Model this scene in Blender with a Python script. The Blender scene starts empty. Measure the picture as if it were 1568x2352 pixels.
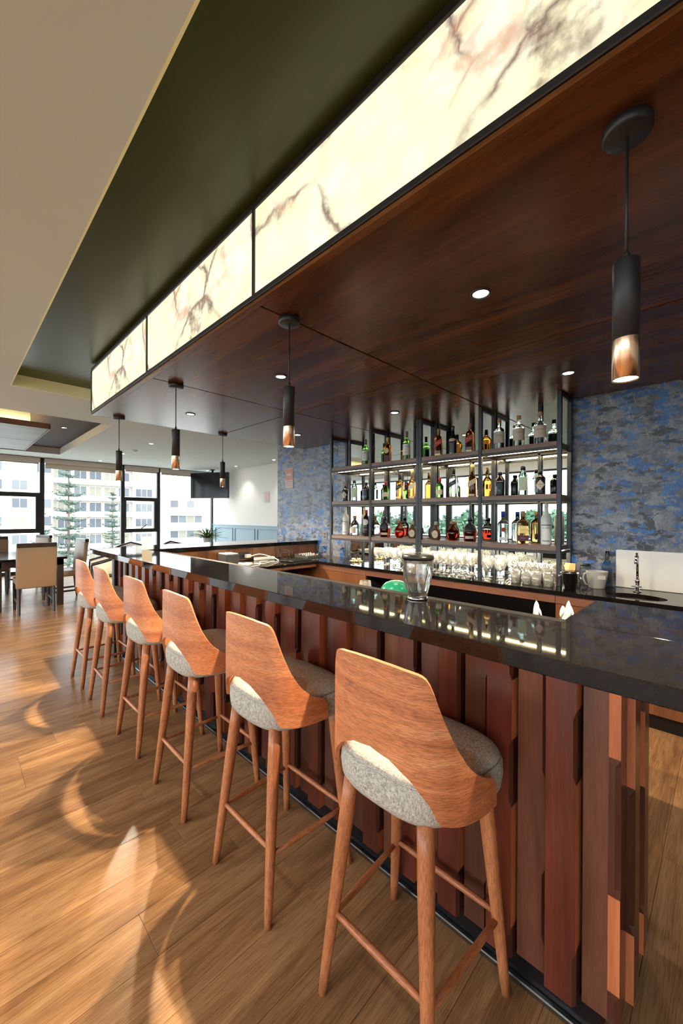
import bpy, bmesh, math, random
from mathutils import Vector, Matrix
RN = random.Random(11)
PI = math.pi
scene = bpy.context.scene
COL = scene.collection

# ------------------------------------------------------------------ camera
CAM_H, CAM_YAW, CAM_PITCH, CAM_ROLL, CAM_F = 1.4, 0.7898, -0.0038, -0.0042, 895.72
cd = bpy.data.cameras.new('camera')
cam = bpy.data.objects.new('camera', cd)
COL.objects.link(cam)
fw = Vector((math.sin(CAM_YAW) * math.cos(CAM_PITCH), math.cos(CAM_YAW) * math.cos(CAM_PITCH), math.sin(CAM_PITCH)))
rt = Vector((math.cos(CAM_YAW), -math.sin(CAM_YAW), 0))
up = rt.cross(fw)
rt2 = rt * math.cos(CAM_ROLL) - up * math.sin(CAM_ROLL)
up2 = rt * math.sin(CAM_ROLL) + up * math.cos(CAM_ROLL)
mw = Matrix((rt2, up2, -fw)).transposed().to_4x4()
mw.translation = Vector((0, 0, CAM_H))
cam.matrix_world = mw
cd.sensor_fit = 'HORIZONTAL'
cd.sensor_width = 36.0
cd.lens = CAM_F / 1568.0 * 36.0
cd.shift_y = 13.71 / 1568.0
cd.clip_start = 0.03
cd.clip_end = 400
scene.camera = cam

# ------------------------------------------------------------------ world, sun, exposure
w = bpy.data.worlds.new('world')
scene.world = w
w.use_nodes = True
bg = w.node_tree.nodes['Background']
bg.inputs['Color'].default_value = (0.85, 0.94, 1.0, 1)
bg.inputs['Strength'].default_value = 3.4
sl = bpy.data.lights.new('sun', 'SUN')
sl.energy = 6.5
sl.color = (1.0, 0.92, 0.78)
sl.angle = 0.007
sun = bpy.data.objects.new('sun', sl)
COL.objects.link(sun)
SUN_DIR = Vector((0.62, 0.30, -0.85)).normalized()
sun.rotation_euler = SUN_DIR.to_track_quat('-Z', 'Y').to_euler()
sun.location = (-8, -4, 8)
scene.view_settings.view_transform = 'Standard'
scene.view_settings.look = 'None'
scene.view_settings.gamma = 1.0
scene.view_settings.use_curve_mapping = False
scene.view_settings.exposure = 0.95
cy = scene.cycles
cy.use_denoising = True
cy.use_adaptive_sampling = True
cy.adaptive_threshold = 0.06
cy.adaptive_min_samples = 16
cy.max_bounces = 8
cy.diffuse_bounces = 3
cy.glossy_bounces = 4
cy.transmission_bounces = 7
cy.transparent_max_bounces = 16
cy.caustics_reflective = False
cy.caustics_refractive = False
cy.sample_clamp_indirect = 6.0

# ------------------------------------------------------------------ materials
MATS = {}


def nmat(name):
    m = bpy.data.materials.new(name)
    m.use_nodes = True
    MATS[name] = m
    nt = m.node_tree
    return m, nt, nt.nodes['Principled BSDF']


def P(name, col, rough=0.5, metal=0.0, spec=0.5, coat=0.0, trans=0.0, ior=1.45, emit=None, es=0.0, alpha=1.0):
    m, nt, b = nmat(name)
    b.inputs['Base Color'].default_value = (*col, 1)
    b.inputs['Roughness'].default_value = rough
    b.inputs['Metallic'].default_value = metal
    b.inputs['Specular IOR Level'].default_value = spec
    b.inputs['Coat Weight'].default_value = coat
    b.inputs['Coat Roughness'].default_value = 0.05
    b.inputs['Transmission Weight'].default_value = trans
    b.inputs['IOR'].default_value = ior
    if emit:
        b.inputs['Emission Color'].default_value = (*emit, 1)
        b.inputs['Emission Strength'].default_value = es
    return m


def ramp(nt, stops):
    r = nt.nodes.new('ShaderNodeValToRGB')
    e = r.color_ramp.elements
    while len(e) < len(stops):
        e.new(0.5)
    for i, (p, c) in enumerate(stops):
        e[i].position = p
        e[i].color = (*c, 1)
    return r


def coords(nt, scale=(1, 1, 1), rnd=0.0, kind='Object'):
    t = nt.nodes.new('ShaderNodeTexCoord')
    mp = nt.nodes.new('ShaderNodeMapping')
    mp.inputs['Scale'].default_value = scale
    if rnd:
        oi = nt.nodes.new('ShaderNodeObjectInfo')
        ml = nt.nodes.new('ShaderNodeMath')
        ml.operation = 'MULTIPLY'
        ml.inputs[1].default_value = rnd
        nt.links.new(oi.outputs['Random'], ml.inputs[0])
        ad = nt.nodes.new('ShaderNodeVectorMath')
        ad.operation = 'ADD'
        nt.links.new(t.outputs[kind], ad.inputs[0])
        nt.links.new(ml.outputs[0], ad.inputs[1])
        nt.links.new(ad.outputs[0], mp.inputs['Vector'])
    else:
        nt.links.new(t.outputs[kind], mp.inputs['Vector'])
    return mp.outputs['Vector']


def noise(nt, vec, scale, detail=4, rough=0.55, dist=0.0):
    n = nt.nodes.new('ShaderNodeTexNoise')
    n.inputs['Scale'].default_value = scale
    n.inputs['Detail'].default_value = detail
    n.inputs['Roughness'].default_value = rough
    n.inputs['Distortion'].default_value = dist
    nt.links.new(vec, n.inputs['Vector'])
    return n.outputs['Fac']


def mixc(nt, fac, a, b, mode='MIX'):
    m = nt.nodes.new('ShaderNodeMix')
    m.data_type = 'RGBA'
    m.blend_type = mode
    for sock, val in ((m.inputs[0], fac), (m.inputs[6], a), (m.inputs[7], b)):
        if isinstance(val, (int, float)):
            sock.default_value = val
        elif isinstance(val, tuple):
            sock.default_value = (*val, 1)
        else:
            nt.links.new(val, sock)
    return m.outputs[2]


def bump(nt, b, h, strength=0.2, dist=0.01):
    bp = nt.nodes.new('ShaderNodeBump')
    bp.inputs['Strength'].default_value = strength
    bp.inputs['Distance'].default_value = dist
    nt.links.new(h, bp.inputs['Height'])
    nt.links.new(bp.outputs['Normal'], b.inputs['Normal'])


def wood(name, c_lo, c_mid, c_hi, axis='x', freq=9.0, rough=0.4, pores=0.35, coat=0.0, bstr=0.12, rnd=37.0, hue=0.0, spec=0.5, kind='Object', ps=190, pst=0.045, lo=0.28, hi=0.74):
    m, nt, b = nmat(name)
    st = {'x': (0.10, 1, 1), 'y': (1, 0.10, 1), 'z': (1, 1, 0.10)}[axis]
    v = coords(nt, st, rnd, kind)
    f1 = noise(nt, v, freq, 5, 0.6, 1.2)
    r1 = ramp(nt, [(lo, c_lo), (0.5, c_mid), (hi, c_hi)])
    nt.links.new(f1, r1.inputs['Fac'])
    st2 = {'x': (pst, 1, 1), 'y': (1, pst, 1), 'z': (1, 1, pst)}[axis]
    v2 = coords(nt, st2, rnd, kind)
    f2 = noise(nt, v2, ps, 3, 0.65)
    r2 = ramp(nt, [(0.40, (0.35, 0.35, 0.35)), (0.56, (1, 1, 1))])
    nt.links.new(f2, r2.inputs['Fac'])
    col = mixc(nt, pores, r1.outputs['Color'], r2.outputs['Color'], 'MULTIPLY')
    if hue:
        oi = nt.nodes.new('ShaderNodeObjectInfo')
        rr = ramp(nt, [(0.0, (1 - hue, 1 - hue, 1 - hue)), (1.0, (1 + hue, 1 + hue * 0.9, 1 + hue * 0.8))])
        nt.links.new(oi.outputs['Random'], rr.inputs['Fac'])
        col = mixc(nt, 1.0, col, rr.outputs['Color'], 'MULTIPLY')
    nt.links.new(col, b.inputs['Base Color'])
    b.inputs['Roughness'].default_value = rough
    b.inputs['Coat Weight'].default_value = coat
    b.inputs['Coat Roughness'].default_value = 0.12
    b.inputs['Specular IOR Level'].default_value = spec
    bump(nt, b, f2, bstr, 0.002)
    return m


wood('oak_floor', (0.205, 0.098, 0.040), (0.345, 0.178, 0.080), (0.45, 0.255, 0.122), 'x', 9.0, 0.24, 0.50, 0, 0.06, 91.0, 0.12, spec=0.13, ps=330, pst=0.03)
wood('stool_ply', (0.30, 0.078, 0.033), (0.61, 0.205, 0.078), (0.75, 0.305, 0.130), 'x', 9.0, 0.45, 0.72, 0.0, 0.1, kind='UV', ps=620, pst=0.07, lo=0.22, hi=0.70)
wood('stool_leg', (0.28, 0.080, 0.032), (0.50, 0.172, 0.065), (0.63, 0.25, 0.10), 'x', 14.0, 0.42, 0.72, 0.0, 0.1, kind='UV', ps=620, pst=0.07, lo=0.22)
wood('canopy_wood', (0.052, 0.016, 0.005), (0.13, 0.043, 0.011), (0.23, 0.085, 0.022), 'y', 5.0, 0.24, 0.40, 0.0, 0.16, 13.0, spec=0.42)
wood('plank_brown', (0.072, 0.024, 0.014), (0.125, 0.044, 0.026), (0.175, 0.068, 0.041), 'z', 9.0, 0.30, 0.30, 0.15, 0.06, 51.0, 0.28)
wood('plank_red', (0.050, 0.010, 0.007), (0.105, 0.022, 0.013), (0.18, 0.042, 0.022), 'z', 9.0, 0.28, 0.30, 0.15, 0.06, 53.0, 0.30)
wood('plank_edge', (0.36, 0.095, 0.035), (0.50, 0.150, 0.055), (0.60, 0.21, 0.085), 'z', 9.0, 0.45, 0.2, 0, 0.05, 55.0, 0.15)
wood('plank_dark', (0.04, 0.012, 0.008), (0.075, 0.022, 0.013), (0.11, 0.035, 0.02), 'z', 9.0, 0.35, 0.2, 0, 0.05, 57.0, 0.2)
wood('cabinet_wood', (0.085, 0.028, 0.011), (0.155, 0.056, 0.022), (0.225, 0.09, 0.038), 'z', 6.0, 0.35, 0.35, 0.1, 0.06, 17.0)
wood('apron_wood', (0.085, 0.032, 0.018), (0.14, 0.055, 0.031), (0.19, 0.08, 0.046), 'y', 6.0, 0.38, 0.3, 0.0, 0.06, 19.0)
wood('shelf_wood', (0.13, 0.075, 0.055), (0.19, 0.115, 0.085), (0.25, 0.155, 0.115), 'y', 8.0, 0.42, 0.3, 0.0, 0.06, 19.0)
wood('dark_wood', (0.02, 0.013, 0.010), (0.035, 0.022, 0.017), (0.055, 0.035, 0.027), 'z', 9.0, 0.3, 0.2, 0.1, 0.05, 21.0)
wood('raft_wood', (0.07, 0.065, 0.055), (0.12, 0.11, 0.095), (0.17, 0.155, 0.135), 'x', 5.0, 0.42, 0.3, 0.0, 0.08, 23.0)

P('ceiling_white', (0.58, 0.655, 0.65), 0.75, spec=0.25)
P('wall_white', (0.74, 0.72, 0.68), 0.7, spec=0.25)
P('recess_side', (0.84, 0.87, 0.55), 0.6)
P('recess_olive', (0.044, 0.056, 0.016), 0.28, spec=0.32)
P('recess_plum', (0.045, 0.034, 0.042), 0.7, spec=0.2)
P('recess_grey', (0.42, 0.43, 0.44), 0.6)
P('wainscot', (0.26, 0.37, 0.43), 0.5)
P('wainscot_line', (0.10, 0.155, 0.19), 0.5)
P('black_metal', (0.018, 0.019, 0.022), 0.42, spec=0.5)
P('shelf_metal', (0.030, 0.034, 0.042), 0.42, spec=0.5)
P('frame_black', (0.022, 0.02, 0.02), 0.4)
P('plinth_black', (0.006, 0.006, 0.007), 0.25)
P('niche_black', (0.006, 0.005, 0.005), 0.7)
P('strip_metal', (0.30, 0.34, 0.38), 0.25, 1.0)
P('chrome', (0.80, 0.80, 0.80), 0.07, 1.0)
P('steel', (0.55, 0.55, 0.56), 0.16, 1.0)
P('sink_steel', (0.50, 0.48, 0.46), 0.32, 1.0)
P('brass', (0.78, 0.60, 0.30), 0.2, 1.0)
P('mirror', (0.74, 0.79, 0.78), 0.015, 1.0)
P('led_warm', (1, 0.9, 0.7), 0.5, emit=(1.0, 0.78, 0.42), es=26.0)
P('led_strong', (1, 0.9, 0.7), 0.5, emit=(1.0, 0.90, 0.66), es=42.0)
P('led_cove', (1, 0.9, 0.6), 0.5, emit=(1.0, 0.72, 0.30), es=30.0)
P('bulb', (1, 1, 1), 0.5, emit=(1.0, 0.86, 0.62), es=22.0)
P('downlight_glow', (1, 1, 1), 0.5, emit=(1.0, 0.92, 0.78), es=24.0)
P('white_plastic', (0.80, 0.78, 0.74), 0.35)
P('white_board', (0.80, 0.77, 0.72), 0.45)
P('jug_plastic', (0.80, 0.79, 0.76), 0.3, trans=0.55, ior=1.2)
P('black_plastic', (0.012, 0.012, 0.013), 0.28)
P('grey_plastic', (0.05, 0.05, 0.052), 0.4)
P('outlet_grey', (0.17, 0.17, 0.18), 0.5)
P('screen_black', (0.008, 0.007, 0.008), 0.12, spec=0.35)
P('green_plastic', (0.012, 0.20, 0.11), 0.22)
P('card_cream', (0.72, 0.62, 0.45), 0.6)
P('paper_white', (0.60, 0.58, 0.55), 0.7)
P('sign_red', (0.55, 0.16, 0.11), 0.25)
P('tan_leather', (0.27, 0.17, 0.10), 0.42)
P('white_leather', (0.72, 0.67, 0.61), 0.45)
P('blind_fabric', (0.55, 0.48, 0.40), 0.8)
P('blind_box', (0.50, 0.45, 0.40), 0.6)
P('leaf', (0.10, 0.22, 0.045), 0.45)
P('pine_leaf', (0.065, 0.105, 0.082), 0.6)
P('tree_leaf', (0.05, 0.13, 0.065), 0.7)
P('bark', (0.14, 0.10, 0.075), 0.8)
P('pot', (0.60, 0.58, 0.55), 0.5)
P('b_white', (0.55, 0.55, 0.55), 0.8)
P('b_cream', (0.34, 0.30, 0.24), 0.8)
P('b_glass_a', (0.10, 0.112, 0.12), 0.15)
P('b_glass_b', (0.20, 0.185, 0.14), 0.2)
P('b_glass_c', (0.06, 0.068, 0.083), 0.15)
P('b_shade', (0.36, 0.38, 0.38), 0.8)
P('cable_white', (0.75, 0.74, 0.70), 0.5)
P('cable_black', (0.012, 0.012, 0.012), 0.5)

# bottle colours
P('g_clear', (0.93, 0.96, 0.95), 0.02, trans=1.0, ior=1.25)
P('g_amber', (0.78, 0.24, 0.035), 0.02, trans=1.0, ior=1.28)
P('g_gold', (0.86, 0.42, 0.13), 0.02, trans=1.0, ior=1.28)
P('g_red', (0.24, 0.016, 0.006), 0.02, trans=1.0, ior=1.28)
P('g_pale', (0.62, 0.86, 0.76), 0.02, trans=1.0, ior=1.25)
P('g_green', (0.15, 0.27, 0.055), 0.02, trans=1.0, ior=1.28)
P('g_black', (0.012, 0.012, 0.014), 0.06, coat=0.5)
P('g_navy', (0.02, 0.03, 0.055), 0.06, coat=0.5)
P('g_brown', (0.10, 0.05, 0.022), 0.10, coat=0.5)
P('g_frost', (0.82, 0.80, 0.75), 0.35)
P('l_white', (0.76, 0.75, 0.70), 0.6)
P('l_cream', (0.62, 0.52, 0.36), 0.6)
P('l_beige', (0.56, 0.47, 0.37), 0.6)
P('l_red', (0.42, 0.035, 0.03), 0.5)
P('l_black', (0.02, 0.02, 0.02), 0.5)
P('l_gold', (0.70, 0.50, 0.18), 0.35, 0.4)
P('l_plum', (0.10, 0.02, 0.045), 0.5)
P('l_palegreen', (0.50, 0.62, 0.48), 0.6)
P('l_teal', (0.02, 0.06, 0.065), 0.5)
P('c_red', (0.55, 0.03, 0.04), 0.35)
P('c_blue', (0.02, 0.05, 0.42), 0.35)
P('c_cork', (0.40, 0.24, 0.12), 0.7)
P('c_grey', (0.14, 0.12, 0.10), 0.4)
P('t_black', (0.015, 0.013, 0.012), 0.6)
P('t_white', (0.82, 0.82, 0.80), 0.6)


def thin_glass(name, tint=(1, 1, 1), ior=1.45, rough=0.0, extra=0.0, haze=0.0):
    m = bpy.data.materials.new(name)
    m.use_nodes = True
    MATS[name] = m
    nt = m.node_tree
    nt.nodes.clear()
    out = nt.nodes.new('ShaderNodeOutputMaterial')
    mx = nt.nodes.new('ShaderNodeMixShader')
    tr = nt.nodes.new('ShaderNodeBsdfTransparent')
    tr.inputs['Color'].default_value = (*tint, 1)
    gl = nt.nodes.new('ShaderNodeBsdfGlossy')
    gl.inputs['Roughness'].default_value = rough
    fr = nt.nodes.new('ShaderNodeFresnel')
    fr.inputs['IOR'].default_value = ior
    fac = fr.outputs[0]
    if extra:
        ad = nt.nodes.new('ShaderNodeMath')
        ad.operation = 'ADD'
        ad.use_clamp = True
        ad.inputs[1].default_value = extra
        nt.links.new(fac, ad.inputs[0])
        fac = ad.outputs[0]
    nt.links.new(fac, mx.inputs[0])
    nt.links.new(tr.outputs[0], mx.inputs[1])
    nt.links.new(gl.outputs[0], mx.inputs[2])
    last = mx
    if haze:
        last = nt.nodes.new('ShaderNodeMixShader')
        last.inputs[0].default_value = haze
        tl = nt.nodes.new('ShaderNodeBsdfTranslucent')
        tl.inputs['Color'].default_value = (.95, .93, .86, 1)
        df = nt.nodes.new('ShaderNodeBsdfDiffuse')
        df.inputs['Color'].default_value = (.95, .93, .86, 1)
        hm = nt.nodes.new('ShaderNodeMixShader')
        nt.links.new(tl.outputs[0], hm.inputs[1])
        nt.links.new(df.outputs[0], hm.inputs[2])
        nt.links.new(mx.outputs[0], last.inputs[1])
        nt.links.new(hm.outputs[0], last.inputs[2])
    nt.links.new(last.outputs[0], out.inputs['Surface'])
    return m


thin_glass('pane', (0.97, 0.985, 0.98))
thin_glass('glassware', (0.97, 0.97, 0.95), 1.6, 0.08, 0.08, 0.16)
thin_glass('blender_glass', (0.96, 0.96, 0.95), 1.45, 0.03, 0.06, 0.05)


def granite():
    m, nt, b = nmat('granite')
    v = coords(nt, (1, 1, 1))
    vo = nt.nodes.new('ShaderNodeTexVoronoi')
    vo.inputs['Scale'].default_value = 1250
    nt.links.new(v, vo.inputs['Vector'])
    r = ramp(nt, [(0.0, (0.0, 0.0, 0.0)), (0.58, (0.0, 0.0, 0.0)), (1.0, (0.026, 0.019, 0.0145))])
    nt.links.new(vo.outputs['Color'], r.inputs['Fac'])
    f = noise(nt, v, 9, 3)
    r2 = ramp(nt, [(0.35, (0.0022, 0.0022, 0.003)), (0.7, (0.005, 0.0045, 0.0045))])
    nt.links.new(f, r2.inputs['Fac'])
    c = mixc(nt, 1.0, r2.outputs['Color'], r.outputs['Color'], 'ADD')
    nt.links.new(c, b.inputs['Base Color'])
    b.inputs['Roughness'].default_value = 0.035
    b.inputs['Specular IOR Level'].default_value = 0.32


granite()


def plaster():
    m, nt, b = nmat('blue_plaster')
    t = nt.nodes.new('ShaderNodeTexCoord')

    def mapped(rot, scale, loc=(0, 0, 0)):
        mp = nt.nodes.new('ShaderNodeMapping')
        mp.inputs['Rotation'].default_value = (rot, 0, 0)
        mp.inputs['Scale'].default_value = scale
        mp.inputs['Location'].default_value = loc
        nt.links.new(t.outputs['Object'], mp.inputs['Vector'])
        return mp.outputs['Vector']

    def mask(vec, scale, lo, hi, detail=9, rough=0.68, dist=0.6):
        r = ramp(nt, [(lo, (0, 0, 0)), (hi, (1, 1, 1))])
        nt.links.new(noise(nt, vec, scale, detail, rough, dist), r.inputs['Fac'])
        return r.outputs['Color']
    def warped(vec, amp, scale):
        nz = nt.nodes.new('ShaderNodeTexNoise')
        nz.inputs['Scale'].default_value = scale
        nz.inputs['Detail'].default_value = 9
        nz.inputs['Roughness'].default_value = 0.72
        nt.links.new(vec, nz.inputs['Vector'])
        vm = nt.nodes.new('ShaderNodeVectorMath')
        vm.operation = 'MULTIPLY_ADD'
        vm.inputs[1].default_value = (amp, amp, amp)
        nt.links.new(nz.outputs['Color'], vm.inputs[0])
        nt.links.new(vec, vm.inputs[2])
        return vm.outputs[0]

    def cells(vec, scale):
        vo = nt.nodes.new('ShaderNodeTexVoronoi')
        vo.inputs['Scale'].default_value = scale
        nt.links.new(vec, vo.inputs['Vector'])
        sp = nt.nodes.new('ShaderNodeSeparateColor')
        nt.links.new(vo.outputs['Color'], sp.inputs[0])
        return sp.outputs
    v1 = warped(mapped(0.8, (1, 2.3, 0.85)), 0.42, 7.0)
    v2 = warped(mapped(-0.7, (1, 0.85, 2.6), (3, 5, 1)), 0.30, 12.0)
    v4 = warped(mapped(0.3, (1, 1.0, 2.0), (7, 2, 4)), 0.16, 20.0)
    c1 = cells(v1, 4.4)
    c2 = cells(v2, 9.0)
    c4 = cells(v4, 20.0)
    GL, GM_, GD = (0.22, 0.228, 0.255), (0.145, 0.155, 0.185), (0.085, 0.095, 0.125)
    BL, BD, BK = (0.020, 0.145, 0.43), (0.006, 0.062, 0.25), (0.008, 0.009, 0.014)
    pal = ramp(nt, [(0.0, GL), (0.24, GL), (0.26, GM_), (0.50, GM_), (0.52, BL), (0.68, BD), (0.78, BL), (0.80, GD), (0.88, GD), (0.90, BK)])
    nt.links.new(c1[0], pal.inputs['Fac'])
    pal2 = ramp(nt, [(0.0, GM_), (0.28, GL), (0.42, GL), (0.44, GD), (0.62, GD), (0.64, BD), (0.80, BL), (0.82, BK), (1.0, BK)])
    nt.links.new(c2[0], pal2.inputs['Fac'])
    pick = ramp(nt, [(0.50, (0, 0, 0)), (0.53, (1, 1, 1))])
    nt.links.new(c2[1], pick.inputs['Fac'])
    c = mixc(nt, pick.outputs['Color'], pal.outputs['Color'], pal2.outputs['Color'])
    pal4 = ramp(nt, [(0.0, GL), (0.34, GL), (0.36, GM_), (0.60, GD), (0.66, BK), (0.80, BK), (0.82, BL), (1.0, BD)])
    nt.links.new(c4[0], pal4.inputs['Fac'])
    pick4 = ramp(nt, [(0.55, (0, 0, 0)), (0.60, (0.85, 0.85, 0.85))])
    nt.links.new(c4[1], pick4.inputs['Fac'])
    c = mixc(nt, pick4.outputs['Color'], c, pal4.outputs['Color'])
    # thin pale and dark drags of the trowel
    drag = mask(mapped(0.9, (1, 4.5, 0.9), (1, 2, 7)), 8.0, 0.60, 0.66, 6, 0.72, 1.4)
    c = mixc(nt, mixc(nt, 1.0, drag, (0.75, 0.75, 0.75), 'MULTIPLY'), c, (0.32, 0.325, 0.345))
    mott = ramp(nt, [(0.34, (0.38, 0.40, 0.45)), (0.60, (1.25, 1.23, 1.20))])
    sc_ = noise(nt, mapped(0.5, (1, 1.8, 1)), 26, 8, 0.78, 1.2)
    nt.links.new(sc_, mott.inputs['Fac'])
    c = mixc(nt, 1.0, c, mott.outputs['Color'], 'MULTIPLY')
    nt.links.new(c, b.inputs['Base Color'])
    b.inputs['Roughness'].default_value = 0.28
    b.inputs['Specular IOR Level'].default_value = 0.65
    h = mixc(nt, 0.5, c1[2], sc_)
    bump(nt, b, h, 0.35, 0.010)


plaster()


def onyx():
    m, nt, b = nmat('onyx')
    v = coords(nt, (1, 1, 1))
    nz = nt.nodes.new('ShaderNodeTexNoise')
    nz.inputs['Scale'].default_value = 3.2
    nz.inputs['Detail'].default_value = 6
    nz.inputs['Roughness'].default_value = 0.62
    nt.links.new(v, nz.inputs['Vector'])
    vm = nt.nodes.new('ShaderNodeVectorMath')
    vm.operation = 'MULTIPLY_ADD'
    vm.inputs[1].default_value = (0.22, 0.22, 0.22)
    nt.links.new(nz.outputs['Color'], vm.inputs[0])
    nt.links.new(v, vm.inputs[2])
    vv = vm.outputs[0]
    cloud = ramp(nt, [(0.30, (0.93, 0.86, 0.50)), (0.5, (1.0, 0.95, 0.66)), (0.68, (1.0, 0.99, 0.84))])
    nt.links.new(noise(nt, vv, 6, 5, 0.6), cloud.inputs['Fac'])
    vo = nt.nodes.new('ShaderNodeTexVoronoi')
    vo.feature = 'DISTANCE_TO_EDGE'
    vo.inputs['Scale'].default_value = 2.1
    nt.links.new(vv, vo.inputs['Vector'])
    vein = ramp(nt, [(0.0, (1, 1, 1)), (0.012, (0.7, 0.7, 0.7)), (0.035, (0.16, 0.16, 0.16)), (0.075, (0, 0, 0))])
    nt.links.new(vo.outputs['Distance'], vein.inputs['Fac'])
    fade = ramp(nt, [(0.36, (0, 0, 0)), (0.54, (1, 1, 1))])
    nt.links.new(noise(nt, v, 2.6, 3), fade.inputs['Fac'])
    vf = mixc(nt, 1.0, vein.outputs['Color'], fade.outputs['Color'], 'MULTIPLY')
    c = mixc(nt, vf, cloud.outputs['Color'], (0.14, 0.06, 0.075))
    rust = ramp(nt, [(0.57, (0, 0, 0)), (0.70, (0.75, 0.75, 0.75))])
    nt.links.new(noise(nt, vv, 4.2, 5, 0.65), rust.inputs['Fac'])
    c = mixc(nt, rust.outputs['Color'], c, (0.66, 0.30, 0.19))
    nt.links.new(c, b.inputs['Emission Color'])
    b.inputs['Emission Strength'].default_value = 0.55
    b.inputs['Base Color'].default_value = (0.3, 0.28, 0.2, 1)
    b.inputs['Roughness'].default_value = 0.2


onyx()


def fabric():
    m, nt, b = nmat('fabric')
    va = coords(nt, (1, 14, 1))
    vb = coords(nt, (14, 1, 1))
    vc = coords(nt, (2, 2, 16))
    fa = noise(nt, va, 85, 2, 0.7)
    fb = noise(nt, vb, 85, 2, 0.7)
    fc = noise(nt, vc, 85, 2, 0.7)
    s = mixc(nt, 0.5, fa, fb)
    s = mixc(nt, 0.34, s, fc)
    r = ramp(nt, [(0.38, (0.13, 0.12, 0.11)), (0.5, (0.40, 0.37, 0.32)), (0.60, (0.66, 0.61, 0.52))])
    nt.links.new(s, r.inputs['Fac'])
    nt.links.new(r.outputs['Color'], b.inputs['Base Color'])
    b.inputs['Roughness'].default_value = 0.9
    b.inputs['Specular IOR Level'].default_value = 0.15
    bump(nt, b, s, 0.35, 0.002)


fabric()


def copper():
    m, nt, b = nmat('copper')
    v = coords(nt, (30, 30, 0.5))
    f = noise(nt, v, 3, 2)
    r = ramp(nt, [(0.35, (0.80, 0.52, 0.34)), (0.65, (1.0, 0.82, 0.60))])
    nt.links.new(f, r.inputs['Fac'])
    nt.links.new(r.outputs['Color'], b.inputs['Base Color'])
    b.inputs['Metallic'].default_value = 1
    b.inputs['Roughness'].default_value = 0.27


copper()

# ------------------------------------------------------------------ mesh helpers


def mats(names):
    if isinstance(names, str):
        names = [names]
    return [MATS[n] for n in names]


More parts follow.
